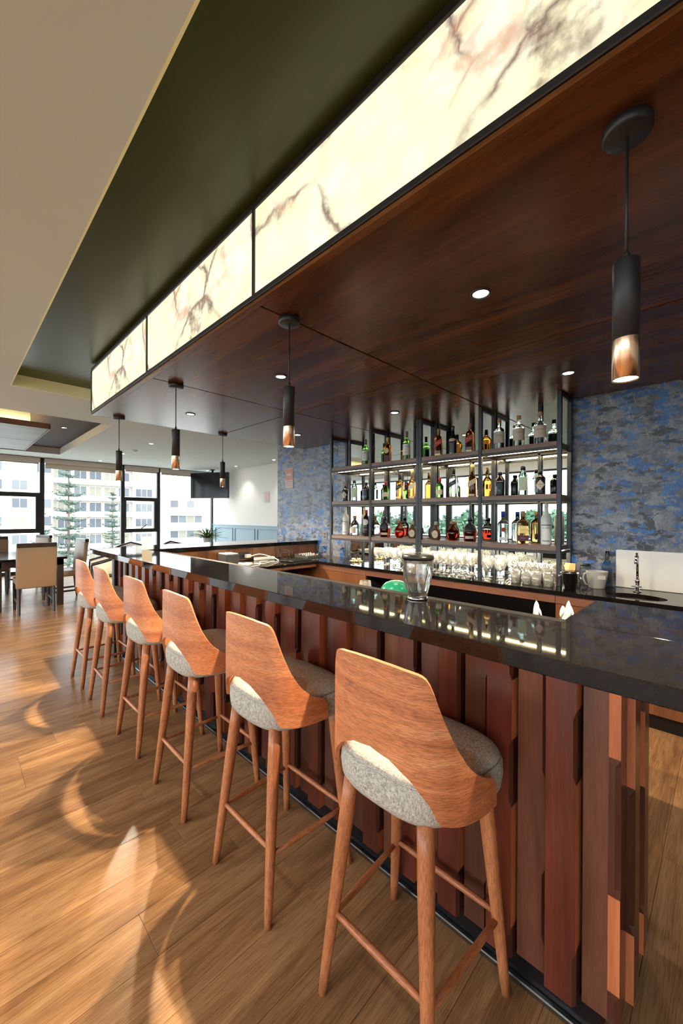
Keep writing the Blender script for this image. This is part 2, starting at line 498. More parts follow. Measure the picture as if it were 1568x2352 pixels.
class MB:
    def __init__(s):
        s.v, s.f, s.m, s.s = [], [], [], []
        s.uv = {}

    def add(s, verts, faces, mat=0, smooth=False):
        o = len(s.v)
        s.v += [tuple(p) for p in verts]
        for f in faces:
            s.f.append(tuple(i + o for i in f))
            s.m.append(mat)
            s.s.append(smooth)
        return s

    def box(s, x0, x1, y0, y1, z0, z1, mat=0):
        v = [(x, y, z) for z in (z0, z1) for y in (y0, y1) for x in (x0, x1)]
        return s.add(v, [(0, 2, 3, 1), (4, 5, 7, 6), (0, 1, 5, 4), (2, 6, 7, 3), (0, 4, 6, 2), (1, 3, 7, 5)], mat)

    def cbox(s, x0, x1, y0, y1, z0, z1, c, mat=0):
        """box with chamfered edges"""
        c = min(c, (x1 - x0) * .45, (y1 - y0) * .45, (z1 - z0) * .45)
        bm = bmesh.new()
        bmesh.ops.create_cube(bm, size=1.0)
        for q in bm.verts:
            q.co = Vector(((x0 + x1) / 2 + q.co.x * (x1 - x0), (y0 + y1) / 2 + q.co.y * (y1 - y0), (z0 + z1) / 2 + q.co.z * (z1 - z0)))
        bmesh.ops.bevel(bm, geom=bm.edges[:], offset=c, segments=1, affect='EDGES')
        bm.verts.index_update()
        s.add([q.co for q in bm.verts], [[q.index for q in f.verts] for f in bm.faces], mat)
        bm.free()
        return s

    def rbox(s, x0, x1, y0, y1, z0, z1, c, seg=3, mat=0):
        """rounded box, smooth"""
        bm = bmesh.new()
        bmesh.ops.create_cube(bm, size=1.0)
        for q in bm.verts:
            q.co = Vector(((x0 + x1) / 2 + q.co.x * (x1 - x0), (y0 + y1) / 2 + q.co.y * (y1 - y0), (z0 + z1) / 2 + q.co.z * (z1 - z0)))
        bmesh.ops.bevel(bm, geom=bm.edges[:], offset=c, segments=seg, affect='EDGES', profile=0.5)
        bm.verts.index_update()
        s.add([q.co for q in bm.verts], [[q.index for q in f.verts] for f in bm.faces], mat, True)
        bm.free()
        return s

    def lathe(s, prof, seg=24, c=(0, 0, 0), mat=0, n=2.0, ax=1.0, ay=1.0, smooth=True, cap0=True, cap1=True, mfun=None, rot=0.0):
        vs, fs = [], []
        ring = []
        for i in range(seg):
            t = 2 * PI * i / seg
            ct, st = math.cos(t), math.sin(t)
            x = math.copysign(abs(ct) ** (2 / n), ct) * ax
            y = math.copysign(abs(st) ** (2 / n), st) * ay
            if rot:
                x, y = x * math.cos(rot) - y * math.sin(rot), x * math.sin(rot) + y * math.cos(rot)
            ring.append((x, y))
        for r, z in prof:
            vs += [(c[0] + x * r, c[1] + y * r, c[2] + z) for x, y in ring]
        o = len(s.v)
        s.v += vs
        for k in range(len(prof) - 1):
            mm = mat if mfun is None else mfun((prof[k][1] + prof[k + 1][1]) / 2)
            for i in range(seg):
                j = (i + 1) % seg
                s.f.append((o + k * seg + i, o + k * seg + j, o + (k + 1) * seg + j, o + (k + 1) * seg + i))
                s.m.append(mm)
                s.s.append(smooth)
        if cap0 and prof[0][0] > 1e-5:
            s.f.append(tuple(o + i for i in reversed(range(seg))))
            s.m.append(mat if mfun is None else mfun(prof[0][1]))
            s.s.append(False)
        if cap1 and prof[-1][0] > 1e-5:
            b = o + (len(prof) - 1) * seg
            s.f.append(tuple(b + i for i in range(seg)))
            s.m.append(mat if mfun is None else mfun(prof[-1][1]))
            s.s.append(False)
        return s

    def tube(s, pts, r, seg=10, mat=0, closed=False, smooth=True, cap=True):
        pts = [Vector(p) for p in pts]
        n = len(pts)
        rs = r if isinstance(r, (list, tuple)) else [r] * n
        o = len(s.v)
        prev = None
        for i, p in enumerate(pts):
            if closed:
                t = (pts[(i + 1) % n] - pts[i - 1])
            else:
                t = pts[min(i + 1, n - 1)] - pts[max(i - 1, 0)]
            t.normalize()
            if prev is None:
                a = Vector((0, 0, 1)) if abs(t.z) < 0.9 else Vector((1, 0, 0))
                u = t.cross(a).normalized()
            else:
                u = (prev - t * prev.dot(t)).normalized()
            prev = u
            v = t.cross(u)
            run = 0.0 if i == 0 else run + (pts[i] - pts[i - 1]).length
            for k in range(seg):
                th = 2 * PI * k / seg
                s.uv[len(s.v)] = (run, rs[i] * (abs(k - seg / 2) * 2 * PI / seg))
                s.v.append(tuple(p + u * math.cos(th) * rs[i] + v * math.sin(th) * rs[i]))
        m = n if closed else n - 1
        for i in range(m):
            a, b = o + i * seg, o + ((i + 1) % n) * seg
            for k in range(seg):
                l = (k + 1) % seg
                s.f.append((a + k, a + l, b + l, b + k))
                s.m.append(mat)
                s.s.append(smooth)
        if cap and not closed:
            s.f.append(tuple(o + k for k in reversed(range(seg))))
            s.f.append(tuple(o + (n - 1) * seg + k for k in range(seg)))
            s.m += [mat, mat]
            s.s += [False, False]
        return s

    def poly(s, pts, axis, lo, hi, mat=0):
        """extrude a 2d polygon along axis"""
        n = len(pts)
        if axis == 'x':
            g = lambda a, b, t: (t, a, b)
        elif axis == 'y':
            g = lambda a, b, t: (a, t, b)
        else:
            g = lambda a, b, t: (a, b, t)
        v = [g(a, b, lo) for a, b in pts] + [g(a, b, hi) for a, b in pts]
        f = [tuple(range(n)), tuple(reversed(range(n, 2 * n)))]
        f += [(i, i + n, (i + 1) % n + n, (i + 1) % n) for i in range(n)]
        return s.add(v, f, mat)

    def mesh(s, name, mt, fix=True):
        me = bpy.data.meshes.new(name)
        me.from_pydata(s.v, [], s.f)
        for m in mats(mt):
            me.materials.append(m)
        me.polygons.foreach_set('material_index', s.m)
        me.polygons.foreach_set('use_smooth', s.s)
        if s.uv and len(me.loops):
            ul = me.uv_layers.new(name='grain')
            for lp in me.loops:
                ul.data[lp.index].uv = s.uv.get(lp.vertex_index, (0, 0))
        if fix:
            bm = bmesh.new()
            bm.from_mesh(me)
            bmesh.ops.recalc_face_normals(bm, faces=bm.faces[:])
            bm.to_mesh(me)
            bm.free()
        me.update()
        return me

    def build(s, name, mt, parent=None, world=False, fix=True):
        o = bpy.data.objects.new(name, s.mesh(name, mt, fix))
        COL.objects.link(o)
        if parent is not None:
            o.parent = parent
            if world:
                o.location = -Vector(parent.location)
        return o


def inst(name, me, parent=None, loc=(0, 0, 0), rz=0.0):
    o = bpy.data.objects.new(name, me)
    COL.objects.link(o)
    o.location = loc
    o.rotation_euler = (0, 0, rz)
    if parent is not None:
        o.parent = parent
    return o


def tag(o, label=None, cat=None, group=None, kind=None):
    if label:
        o['label'] = label
    if cat:
        o['category'] = cat
    if group:
        o['group'] = group
    if kind:
        o['kind'] = kind
    return o


def thing(name, label, cat, loc=(0, 0, 0), rz=0.0, group=None):
    o = bpy.data.objects.new(name, None)
    COL.objects.link(o)
    o.location = loc
    o.rotation_euler = (0, 0, rz)
    o.empty_display_size = 0.1
    return tag(o, label, cat, group)


def struct(name, loc=(0, 0, 0)):
    o = bpy.data.objects.new(name, None)
    COL.objects.link(o)
    o.location = loc
    o['kind'] = 'structure'
    return o


def children(o):
    return [c for c in bpy.data.objects if c.parent == o]


def copy_tree(o, parent=None, kids=None):
    c = o.copy()
    COL.objects.link(c)
    c.parent = parent
    for ch in list(o.children):
        copy_tree(ch, c)
    return c


def lamp(name, parent, loc, energy, color, size=0.05, spot=None, blend=0.6):
    l = bpy.data.lights.new(name, 'SPOT' if spot else 'POINT')
    l.energy = energy
    l.color = color
    l.shadow_soft_size = size
    if spot:
        l.spot_size = spot
        l.spot_blend = blend
    o = bpy.data.objects.new(name, l)
    COL.objects.link(o)
    o.parent = parent
    o.location = loc
    return o


def text_mesh(txt, size):
    cu = bpy.data.curves.new('txt', 'FONT')
    cu.body = txt
    cu.size = size
    cu.align_x = 'CENTER'
    cu.align_y = 'CENTER'
    cu.resolution_u = 3
    o = bpy.data.objects.new('txt', cu)
    COL.objects.link(o)
    dg = bpy.context.evaluated_depsgraph_get()
    me = bpy.data.meshes.new_from_object(o.evaluated_get(dg))
    v = [tuple(q.co) for q in me.vertices]
    f = [tuple(p.vertices) for p in me.polygons]
    bpy.data.objects.remove(o)
    bpy.data.curves.remove(cu)
    bpy.data.meshes.remove(me)
    return v, f


def px(x, y, z):
    """where a point falls in the photograph's frame (used only to sort floor planks by size in view)"""
    d = Vector((x, y, z - CAM_H))
    dz = d.dot(fw)
    if dz < 0.2:
        return None
    return 784 + CAM_F * d.dot(rt) / dz, 1189.7 - CAM_F * d.dot(up) / dz, dz

# ================================================================== the setting
ZC, ZR, ZS = 2.783, 2.91, 2.4176          # ceiling, recess, canopy underside
XL, XB, XW, YN, YB, YW = -4.6, 3.8, 6.0, -4.0, 5.243, 11.82

# ---- floor with its planks
floor = struct('floor')
MB().box(XL - .2, XW + .2, YN - .2, YW + .2, -.12, -.012).build('subfloor', 'plinth_black', floor)
PL, PW = 1.22, 0.182
plank_me = MB().cbox(-PL / 2 + .0005, PL / 2 - .0005, -PW / 2 + .0005, PW / 2 - .0005, -.012, 0, .0006).mesh('floor_plank', 'oak_floor')
spots = []
row = 0
yy = YN
while yy < YW:
    xx = XL - RN.random() * PL
    while xx < XW:
        cx, cyy = xx + PL / 2, yy + PW / 2
        q = px(cx, cyy, 0)
        vis = q is not None and -250 < q[0] < 1750 and q[1] < 2650 and not (cx > 1.9 and cyy > 1.2)
        spots.append((0 if vis else 1, q[2] if q else 99, cx, cyy))
        xx += PL
    yy += PW
    row += 1
spots.sort()
rest = MB()
base_v = [tuple(v.co) for v in plank_me.vertices]
base_f = [tuple(p.vertices) for p in plank_me.polygons]
for i, (vis, d, cx, cyy) in enumerate(spots):
    if i < 290 and vis == 0:
        inst('floor_plank', plank_me, floor, (cx, cyy, 0))
    else:
        rest.add([(a + cx, b + cyy, c) for a, b, c in base_v], base_f)
tag(rest.build('far_floor_planks', 'oak_floor', floor, fix=False), kind='stuff')

# ---- ceiling with two recesses
ceil = struct('ceiling', (0, 0, ZC))
cb = MB()
for a in ((XL - .2, .466, YN - .2, 6.70), (.466, XW + .2, 5.43, 6.70), (XL - .2, -3.0, 6.70, 10.82), (1.80, XW + .2, 6.70, 10.82), (XL - .2, XW + .2, 10.82, YW + .2)):
    cb.box(*a, ZC, ZC + .2)
cb.build('ceiling_field', 'ceiling_white', ceil, True)
MB().box(.3, XB + .2, YN - .2, 5.6, ZR, ZR + .08).build('recess_top', 'recess_olive', ceil, True)
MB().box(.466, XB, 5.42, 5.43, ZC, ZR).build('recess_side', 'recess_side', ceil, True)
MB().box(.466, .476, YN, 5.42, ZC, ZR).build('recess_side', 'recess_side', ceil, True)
MB().box(-3.1, 1.9, 6.6, 10.9, ZC + .14, ZC + .2).build('recess_top', 'recess_plum', ceil, True)
MB().box(1.79, 1.80, 6.70, 10.82, ZC, ZC + .14).build('recess_side', 'recess_grey', ceil, True)
MB().box(-3.0, 1.79, 10.81, 10.82, ZC, ZC + .14).build('recess_side', 'recess_grey', ceil, True)

# ---- walls
o = MB().box(XB, XB + .2, YN, YB, 0, ZR).box(XB + .2, XW + .2, YB - .2, YB, 0, ZR).build('wall_right', 'blue_plaster')
tag(o, kind='structure')
wf = struct('wall_far_right', (XW, 8.5, 0))
MB().box(XW, XW + .2, YB, YW + .2, 0, ZC).build('wall_face', 'wall_white', wf, True)
MB().box(XW - .012, XW, YB + .01, YW - .06, 0, 1.12).build('wainscot_board', 'wainscot', wf, True)
MB().cbox(XW - .028, XW, YB + .01, YW - .06, 1.115, 1.14, .004).build('wainscot_cap', 'wainscot', wf, True)
yb = 11.56
while yb - 1.06 > YB:
    f = MB()
    for a, b, c, d in ((yb - 1.06, yb, 1.028, 1.04), (yb - 1.06, yb, .12, .132), (yb - 1.06, yb - 1.048, .12, 1.04), (yb - .012, yb, .12, 1.04)):
        f.box(XW - .026, XW - .012, a, b, c, d)
    f.build('wainscot_moulding', 'wainscot_line', wf, True)
    yb -= 1.19
tag(MB().box(XL - .2, XB + .2, YN - .2, YN, 0, ZR).build('wall_near', 'wall_white'), kind='structure')


# ---- windows
def stay(mb, pos, ax):
    x, y, z = pos
    if ax == 'x':
        mb.tube([(x, y, z), (x + .02, y - .03, z + .03), (x + .13, y - .05, z + .12)], .012, 6)
    else:
        mb.tube([(x, y, z), (x + .03, y + .02, z + .03), (x + .05, y + .13, z + .12)], .012, 6)


def window(name, ax, a0, a1, pos, casement=None, blind=None, bl_drop=.12):
    """ax: direction the wall runs; a0..a1 span; pos: plane"""
    root = struct(name, (a0, pos, 0) if ax == 'x' else (pos, a0, 0))

    def bx(mb, u0, u1, v0, v1, z0, z1):
        if ax == 'x':
            mb.cbox(u0, u1, v0, v1, z0, z1, .004)
        else:
            mb.cbox(v0, v1, u0, u1, z0, z1, .004)
    zt = ZC
    for u in (a0, a1 - .045):
        m = MB()
        bx(m, u, u + .045, pos - .05, pos + .05, 0, zt)
        m.build('window_post', 'frame_black', root, True)
    m = MB()
    bx(m, a0 + .045, a1 - .045, pos - .05, pos + .05, 0, .08)
    m.build('window_sill', 'frame_black', root, True)
    m = MB()
    bx(m, a0 + .045, a1 - .045, pos - .05, pos + .05, zt - .05, zt)
    m.build('window_head', 'frame_black', root, True)
    cuts = [.08, zt - .05]
    if casement:
        zl, zh = casement
        for zz, th in ((zl, .10), (zh, .10)):
            m = MB()
            bx(m, a0 + .045, a1 - .045, pos - .06, pos + .05, zz - th / 2, zz + th / 2)
            m.build('transom', 'frame_black', root, True)
        m = MB()
        bx(m, a1 - .125, a1 - .045, pos - .06, pos + .04, zl + .05, zh - .05)
        bx(m, a0 + .045, a0 + .085, pos - .06, pos + .04, zl + .05, zh - .05)
        m.build('casement_stile', 'frame_black', root, True)
        m = MB()
        c = (a0 + a1) / 2
        stay(m, (c, pos - .06, zl + .05) if ax == 'x' else (pos + .06, c, zl + .05), ax)
        m.build('window_stay', 'frame_black', root, True)
        spans = [(.08, zl - .05), (zl + .05, zh - .05), (zh + .05, zt - .05)]
    else:
        spans = [(.08, zt - .05)]
    for z0, z1 in spans:
        m = MB()
        if ax == 'x':
            m.add([(a0 + .045, pos, z0), (a1 - .045, pos, z0), (a1 - .045, pos, z1), (a0 + .045, pos, z1)], [(0, 1, 2, 3)])
        else:
            m.add([(pos, a0 + .045, z0), (pos, a1 - .045, z0), (pos, a1 - .045, z1), (pos, a0 + .045, z1)], [(0, 1, 2, 3)])
        m.build('pane', 'pane', root, True, False)
    return root


NW = 1
for a0, a1, cas in ((-4.6, -2.0, None), (-2.0, -.20, (1.025, 1.889)), (-.20, 1.603, (1.025, 1.889)), (1.603, 3.374, None), (3.374, 4.319, (.985, 1.861)), (4.319, 6.0, None)):
    window('window_%d' % NW, 'x', a0, a1, YW, cas)
    NW += 1
ny = 5
for k in range(ny):
    a0 = YN + (YW - YN) / ny * k
    a1 = YN + (YW - YN) / ny * (k + 1)
    window('window_%d' % NW, 'y', a0, a1, XL, None)
    NW += 1
# roller blinds at the heads of the far windows
blinds = ((-.18, 1.55, .02, 'beige roller blind rolled up above the leftmost far window'),
          (1.64, 3.33, .11, 'beige roller blind let down a little over the widest far window with the pine trees'),
          (3.40, 4.28, .03, 'narrow beige roller blind above the small far casement window'),
          (4.35, 5.94, .05, 'beige roller blind above the far window behind the television'))
for a0, a1, drop, lab in blinds:
    t = thing('roller_blind', lab, 'blind', ((a0 + a1) / 2, YW - .12, ZC - .12), group='roller blinds on the far windows')
    MB().cbox(a0, a1, YW - .16, YW - .06, ZC - .125, ZC - .008, .006).build('blind_box', 'blind_box', t, True)
    MB().box(a0 + .02, a1 - .02, YW - .10, YW - .097, ZC - .125 - drop, ZC - .12).build('blind_cloth', 'blind_fabric', t, True)
    MB().tube([(a0 + .02, YW - .0985, ZC - .13 - drop), (a1 - .02, YW - .0985, ZC - .13 - drop)], .009, 8).build('bottom_bar', 'blind_box', t, True)

# ---- hanging raft in the far recess
t = thing('ceiling_raft', 'timber ceiling raft with a glowing yellow cove hanging in the dark far recess', 'ceiling raft', (-1, 8.4, 2.66))
MB().cbox(-2.6, 1.04, 7.05, 8.35, 2.66, 2.72, .004).cbox(-2.6, 1.04, 8.36, 9.70, 2.66, 2.72, .004).build('raft_board', 'raft_wood', t, True)
MB().box(-2.6, 1.045, 7.035, 7.05, 2.655, 2.735).box(1.04, 1.055, 7.035, 9.71, 2.655, 2.735).build('raft_edge', 'apron_wood', t, True)
MB().box(-2.4, .86, 7.35, 9.4, 2.72, ZC + .139).build('raft_core', 'ceiling_white', t, True)
MB().box(-2.4, .88, 7.27, 7.29, 2.722, 2.734).box(.90, .92, 7.27, 9.4, 2.722, 2.734).build('led_strip', 'led_cove', t, True)

# ================================================================== canopy over the bar
can = thing('bar_canopy', 'dark timber canopy over the bar with a backlit onyx band along its front', 'canopy', (2.4, 1.0, ZS))
MB().box(1.05, XB - .003, -3.6, 4.56, ZS + .014, 2.885).build('canopy_core', 'black_metal', can, True)
xs = (1.062, 2.40, XB - .004)
ys = (-3.6, -.82, 1.616, 3.03, 4.572)
for i in range(2):
    for j in range(4):
        MB().cbox(xs[i] + .0055, xs[i + 1] - .0055, ys[j] + .0055, ys[j + 1] - .0055, ZS, ZS + .0135, .002).build('timber_panel', 'canopy_wood', can, True)
MB().cbox(1.022, 1.062, -3.6, 4.575, ZS - .008, ZS + .008, .003).build('edge_trim', 'canopy_wood', can, True)
MB().cbox(1.016, 1.05, -3.6, 4.578, ZS + .008, ZS + .034, .003).build('frame_rail', 'black_metal', can, True)
MB().cbox(1.016, 1.05, -3.6, 4.578, 2.852, 2.886, .003).build('frame_rail', 'black_metal', can, True)
for yv, hw in ((1.605, .007), (3.015, .005), (4.573, .006), (-.9, .006)):
    MB().cbox(1.014, 1.05, yv - hw, yv + hw, ZS + .03, 2.856, .001).build('frame_mullion', 'black_metal', can, True)
MB().box(1.05, XB - .003, 4.561, 4.574, ZS, 2.885).build('end_board', 'canopy_wood', can, True)
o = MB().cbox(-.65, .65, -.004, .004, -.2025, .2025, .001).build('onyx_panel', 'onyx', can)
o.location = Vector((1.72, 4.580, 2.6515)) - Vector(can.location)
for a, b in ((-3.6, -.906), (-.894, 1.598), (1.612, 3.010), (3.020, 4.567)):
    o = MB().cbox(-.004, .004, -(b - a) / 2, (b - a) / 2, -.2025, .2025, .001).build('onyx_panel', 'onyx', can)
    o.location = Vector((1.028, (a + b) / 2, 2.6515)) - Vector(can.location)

# ================================================================== pendants
PX, P0, DP = 1.2415, .192, 1.424


def pendant(label, x, y):
    t = thing('pendant_lamp', label, 'pendant lamp', (x, y, 1.759), group='black and copper pendants over the bar')
    h = ZS - 1.759
    MB().lathe([(.0, h - .028), (.05, h - .028), (.055, h - .024), (.055, h - .001), (.054, h)], 36).build('ceiling_rose', 'black_metal', t)
    MB().lathe([(.0035, .32), (.0035, h - .026)], 10).lathe([(.010, .308), (.006, .33), (.0035, .335)], 12).build('cord', 'black_metal', t)
    MB().lathe([(.0, .307), (.029, .307), (.030, .304), (.030, .104), (.0, .104)], 36).build('black_tube', 'black_metal', t)
    MB().lathe([(.030, .103), (.030, .0), (.0275, .0), (.0275, .02), (.0275, .09)], 40, cap0=False, cap1=False).build('copper_sleeve', 'copper', t)
    MB().lathe([(.0, .0035), (.027, .0035)], 30, cap0=False, cap1=False).build('bulb_lens', 'bulb', t)
    lamp('pendant_light', t, (0, 0, -.004), 80, (1.0, .82, .56), .010, 2.75, .25)
    return t


for i, lab in enumerate(('black and copper pendant lamp nearest the camera at top right',
                         'black and copper pendant lamp second from the near end, left of the bottle shelves',
                         'black and copper pendant lamp third along the bar, in front of the far casement window',
                         'black and copper pendant lamp over the far front corner of the bar')):
    pendant(lab, PX, P0 + DP * i)
pendant('small black and copper pendant lamp over the far return counter, before the television', 2.389, 4.44)


# ================================================================== downlights
def downlight(label, x, y, z, ring, power, group):
    t = thing('downlight', label, 'downlight', (x, y, z), group=group)
    MB().lathe([(.034, -.001), (.036, -.006), (.046, -.006), (.047, 0.0)], 32, cap0=False, cap1=False).lathe([(.034, -.001), (.033, .0)], 32, cap0=False, cap1=False).build('trim_ring', ring, t)
    MB().lathe([(.0, -.0015), (.0335, -.0015)], 28, cap0=False, cap1=False).build('lens', 'downlight_glow', t)
    lamp('downlight_light', t, (0, 0, -.02), power, (1.0, .94, .85), .03, 1.75, .7)


dl = {(0, 0): 'round downlight in the timber canopy, nearest and largest, above the counter',
      (0, 1): 'round canopy downlight just left of the second pendant cord',
      (0, 2): 'round canopy downlight between the two farthest bar pendants',
      (1, 0): 'round canopy downlight close to the right end of the bottle shelves',
      (1, 1): 'round canopy downlight above the middle of the bottle shelves',
      (1, 2): 'round canopy downlight beside the copper end of the second pendant'}
for (i, j), lab in dl.items():
    downlight(lab, (1.705, 3.07)[i], (.805, 2.318, 3.82)[j], ZS, 'black_metal', 16, 'downlights in the bar canopy')
for lab, x, y in (('white ceiling downlight nearest in the plain ceiling beyond the canopy', 2.745, 7.87),
                  ('white ceiling downlight half hidden by the farthest bar pendant', 2.75, 9.61),
                  ('white ceiling downlight by the wide far window with the pine trees', 2.70, 11.25),
                  ('white ceiling downlight above the television by the far corner', 5.58, 11.29),
                  ('white ceiling downlight washing the middle of the pale far wall', 5.616, 9.69),
                  ('white ceiling downlight next to the edge of the blue plaster wall', 5.62, 7.91)):
    downlight(lab, x, y, ZC, 'white_plastic', 22, 'downlights in the white ceiling')
for k, (x, y) in enumerate(((-.55, .9), (-.55, 2.6), (-.55, 4.3), (-2.2, .9), (-2.2, 2.6), (-2.2, 4.3), (-.55, -.9), (-2.2, -.9))):  # unseen lamps, added as warm fill for the stool backs and floor
    downlight('unseen fill downlight added over the open floor left of the stools, %s of eight' % ('first', 'second', 'third', 'fourth', 'fifth', 'sixth', 'seventh', 'eighth')[k], x, y if x < 0 else y, ZC if x < .4 else ZR, 'white_plastic', 17, 'fill downlights added over the open floor')
downlight('dark rimmed downlight in the plum recess beside the timber raft', 1.42, 8.2, ZC + .14, 'black_metal', 3, 'downlight in the far recess')
t = thing('smoke_detector', 'small white smoke detector on the ceiling near the third pendant', 'smoke detector', (2.78, 8.91, ZC - .04))
MB().lathe([(.0, 0), (.03, 0), (.045, .012), (.055, .022), (.055, .04)], 24).build('detector_body', 'white_plastic', t)
MB().lathe([(.046, .0125), (.052, .0195)], 24, cap0=False, cap1=False).build('vent_ring', 'grey_plastic', t)

# ================================================================== the bar
bar = thing('timber_bar', 'bar front clad in uneven vertical red and brown timber planks', 'bar', (1.35, 2.2, 0))
MB().box(1.236, 1.62, .215, 4.25, .10, 1.0195).build('bar_carcass', 'niche_black', bar, True)
MB().box(1.216, 1.60, .235, 4.26, 0.0, .10).build('plinth', 'plinth_black', bar, True)
MB().cbox(1.199, 1.2159, .24, 4.26, 0.0, .018, .003).build('kick_strip', 'strip_metal', bar, True)
MB().cbox(1.15, 1.22, 4.285, 4.355, 0, 1.0195, .004).build('end_post', 'black_metal', bar, True)


def plank(mat, wd, t, z0, z1, r, phase):
    """a plank seen from its near edge: the edge is square and raw in places, chamfered and stained in others"""
    lv = [(z0, 0.0)]
    z = z0
    sq = phase
    first = True
    while z < z1 - .02:
        ln = r.uniform(.20, .50) * (0.5 if first else 1) * (1.0 if sq else .75)
        first = False
        c = 0.0 if sq else .008
        z2 = min(z + ln, z1)
        lv[-1] = (z, c)
        lv.append((max(z2 - .022, z + .01), c))
        lv.append((z2, .008 - c))
        z = z2
        sq = not sq
    lv[-1] = (z1, lv[-2][1])
    m = MB()
    for (a, c0), (b, c1) in zip(lv[:-1], lv[1:]):
        if b - a < 1e-4:
            continue
        m.add([(c0, 0, a), (wd, 0, a), (wd, 0, b), (c1, 0, b)], [(0, 1, 2, 3)], 0)
        if c0 or c1:
            m.add([(c0, 0, a), (c1, 0, b), (0, c1 * 1.5, b), (0, c0 * 1.5, a)], [(0, 1, 2, 3)], 2)
        m.add([(0, c0 * 1.5, a), (0, c1 * 1.5, b), (0, t, b), (0, t, a)], [(0, 1, 2, 3)], 1 if not (c0 or c1) else 2)
    m.add([(wd, 0, z0), (wd, t, z0), (wd, t, z1), (wd, 0, z1)], [(0, 1, 2, 3)], 0)
    c0 = lv[0][1]
    m.add([(c0, 0, z0), (0, c0 * 1.5, z0), (0, t, z0), (wd, t, z0), (wd, 0, z0)], [(0, 1, 2, 3, 4)], 2)
    m.add([(c0, 0, z1), (0, c0 * 1.5, z1), (0, t, z1), (wd, t, z1), (wd, 0, z1)], [(4, 3, 2, 1, 0)], 2)
    m.add([(0, t, z0), (0, t, z1), (wd, t, z1), (wd, t, z0)], [(0, 1, 2, 3)], 2)
    return m


R2 = random.Random(5)
PWD = (4.268 - .193) / 48
for i in range(48):
    odd = i % 2
    fr = 1.1755 if odd else 1.203
    fr += R2.uniform(-.002, .002)
    m = plank(None, PWD - .009, 1.236 - fr, .090 + R2.uniform(-.012, .012), 1.0195, R2, R2.random() < .6)
    m.v = [(d, a, z) for a, d, z in m.v]
    o = m.build('plank', ['plank_red' if odd else 'plank_brown', 'plank_edge', 'plank_dark'], bar)
    o.location = Vector((fr, .193 + PWD * i + .0045, 0)) - Vector(bar.location)
for i in range(5):
    odd = i % 2
    fr = .193 - (.018 if odd else 0.0) - .004
    m = plank(None, .080, .215 - fr, .095 + R2.uniform(-.01, .012), 1.0195, R2, R2.random() < .6)
    m.v = [(a, d, z) for a, d, z in m.v]
    o = m.build('plank', ['plank_brown' if odd else 'plank_red', 'plank_edge', 'plank_dark'], bar)
    o.location = Vector((1.198 + .085 * i, fr, 0)) - Vector(bar.location)

o = MB().cbox(1.008, 1.387, -.75, 4.57, 1.02, 1.065, .0022).build('bar_counter', 'granite')
tag(o, 'long polished black granite counter along the front of the bar', 'counter')
o = MB().cbox(1.3885, 1.849, -.75, .380, 1.02, 1.065, .0022).build('counter_flap', 'granite')
tag(o, 'black granite side slab at the near end of the bar, reflecting the blue wall', 'counter')
tag(MB().box(1.42, 1.80, -.72, -.25, 0, 1.0195).box(1.02, 1.42, -.72, -.45, 0, 1.0195).build('counter_support', 'cabinet_wood'), 'timber support under the near end of the granite counter', 'support')
wk = MB().cbox(1.621, 1.90, .42, 4.15, .80, .83, .003).build('underbar_worktop', 'sink_steel')
tag(wk, 'steel worktop behind the bar front, below the granite counter', 'worktop')
ub = thing('underbar_cabinet', 'black under-counter cabinet behind the bar front', 'cabinet', (1.75, 2.2, 0))
MB().box(1.622, 1.88, .43, 4.14, 0, .80).build('cabinet_body', 'niche_black', ub, True)

# far return of the bar
rt_ = thing('return_bar', 'timber backed return bar at the far end with power socket', 'bar', (2.6, 4.5, 0))
MB().box(1.63, XB - .004, 4.285, 4.75, 0, 1.0045).build('carcass', 'cabinet_wood', rt_, True)
n = 6
for i in range(n):
    a = 1.64 + (XB - .01 - 1.64) / n * i
    MB().cbox(a + .002, a + (XB - .01 - 1.64) / n - .002, 4.272, 4.285, .85, 1.0045, .002).build('back_panel', 'cabinet_wood', rt_, True)
t = MB().cbox(2.52, 2.66, 4.262, 4.272, .87, .955, .002).build('socket_plate', 'black_plastic', rt_, True)
o = MB().cbox(1.3885, XB - .002, 4.253, 4.90, 1.005, 1.05, .0022).build('return_counter', 'granite')
tag(o, 'polished black granite counter of the far return reflecting the white windows', 'counter')

# low work counter under the return, and the back counter along the wall
ZB = .845
o = MB().cbox(1.9, 3.215, 3.60, 4.262, ZB - .03, ZB, .002).build('equipment_counter', 'granite')
tag(o, 'low black counter under the far return holding cables and mixer', 'counter')
ec = thing('equipment_cabinet', 'dark open cabinet below the equipment counter', 'cabinet', (2.5, 3.9, 0))
MB().box(1.9, 3.21, 4.0, 4.25, .0, ZB - .031).build('cabinet_back', 'niche_black', ec, True)
MB().box(1.9, 3.20, 3.63, 4.0, .0, .10).build('cabinet_floor', 'niche_black', ec, True)
MB().cbox(1.9, 3.20, 3.605, 3.63, ZB - .065, ZB - .031, .002).build('cabinet_apron', 'apron_wood', ec, True)

bc = thing('back_counter', 'long polished black back counter under the bottle shelves with a round sink cut-out', 'counter', (3.5, 1.5, ZB - .03))
XF = 3.225
# slab with a real elliptical hole for the sink
SX, SY, SA, SBr = 3.40, .455, .125, .17
seg = 48
top = []
hx0, hx1, hy0, hy1 = SX - .16, SX + .16, SY - .21, SY + .21
ring = [(SX + SA * math.cos(2 * PI * k / seg), SY + SBr * math.sin(2 * PI * k / seg)) for k in range(seg)]


def sq_pt(k):
    c, s_ = math.cos(2 * PI * k / seg), math.sin(2 * PI * k / seg)
    q = max(abs(c) / 1.0, abs(s_) / 1.0)
    return (SX + c / q * .16, SY + s_ / q * .21)


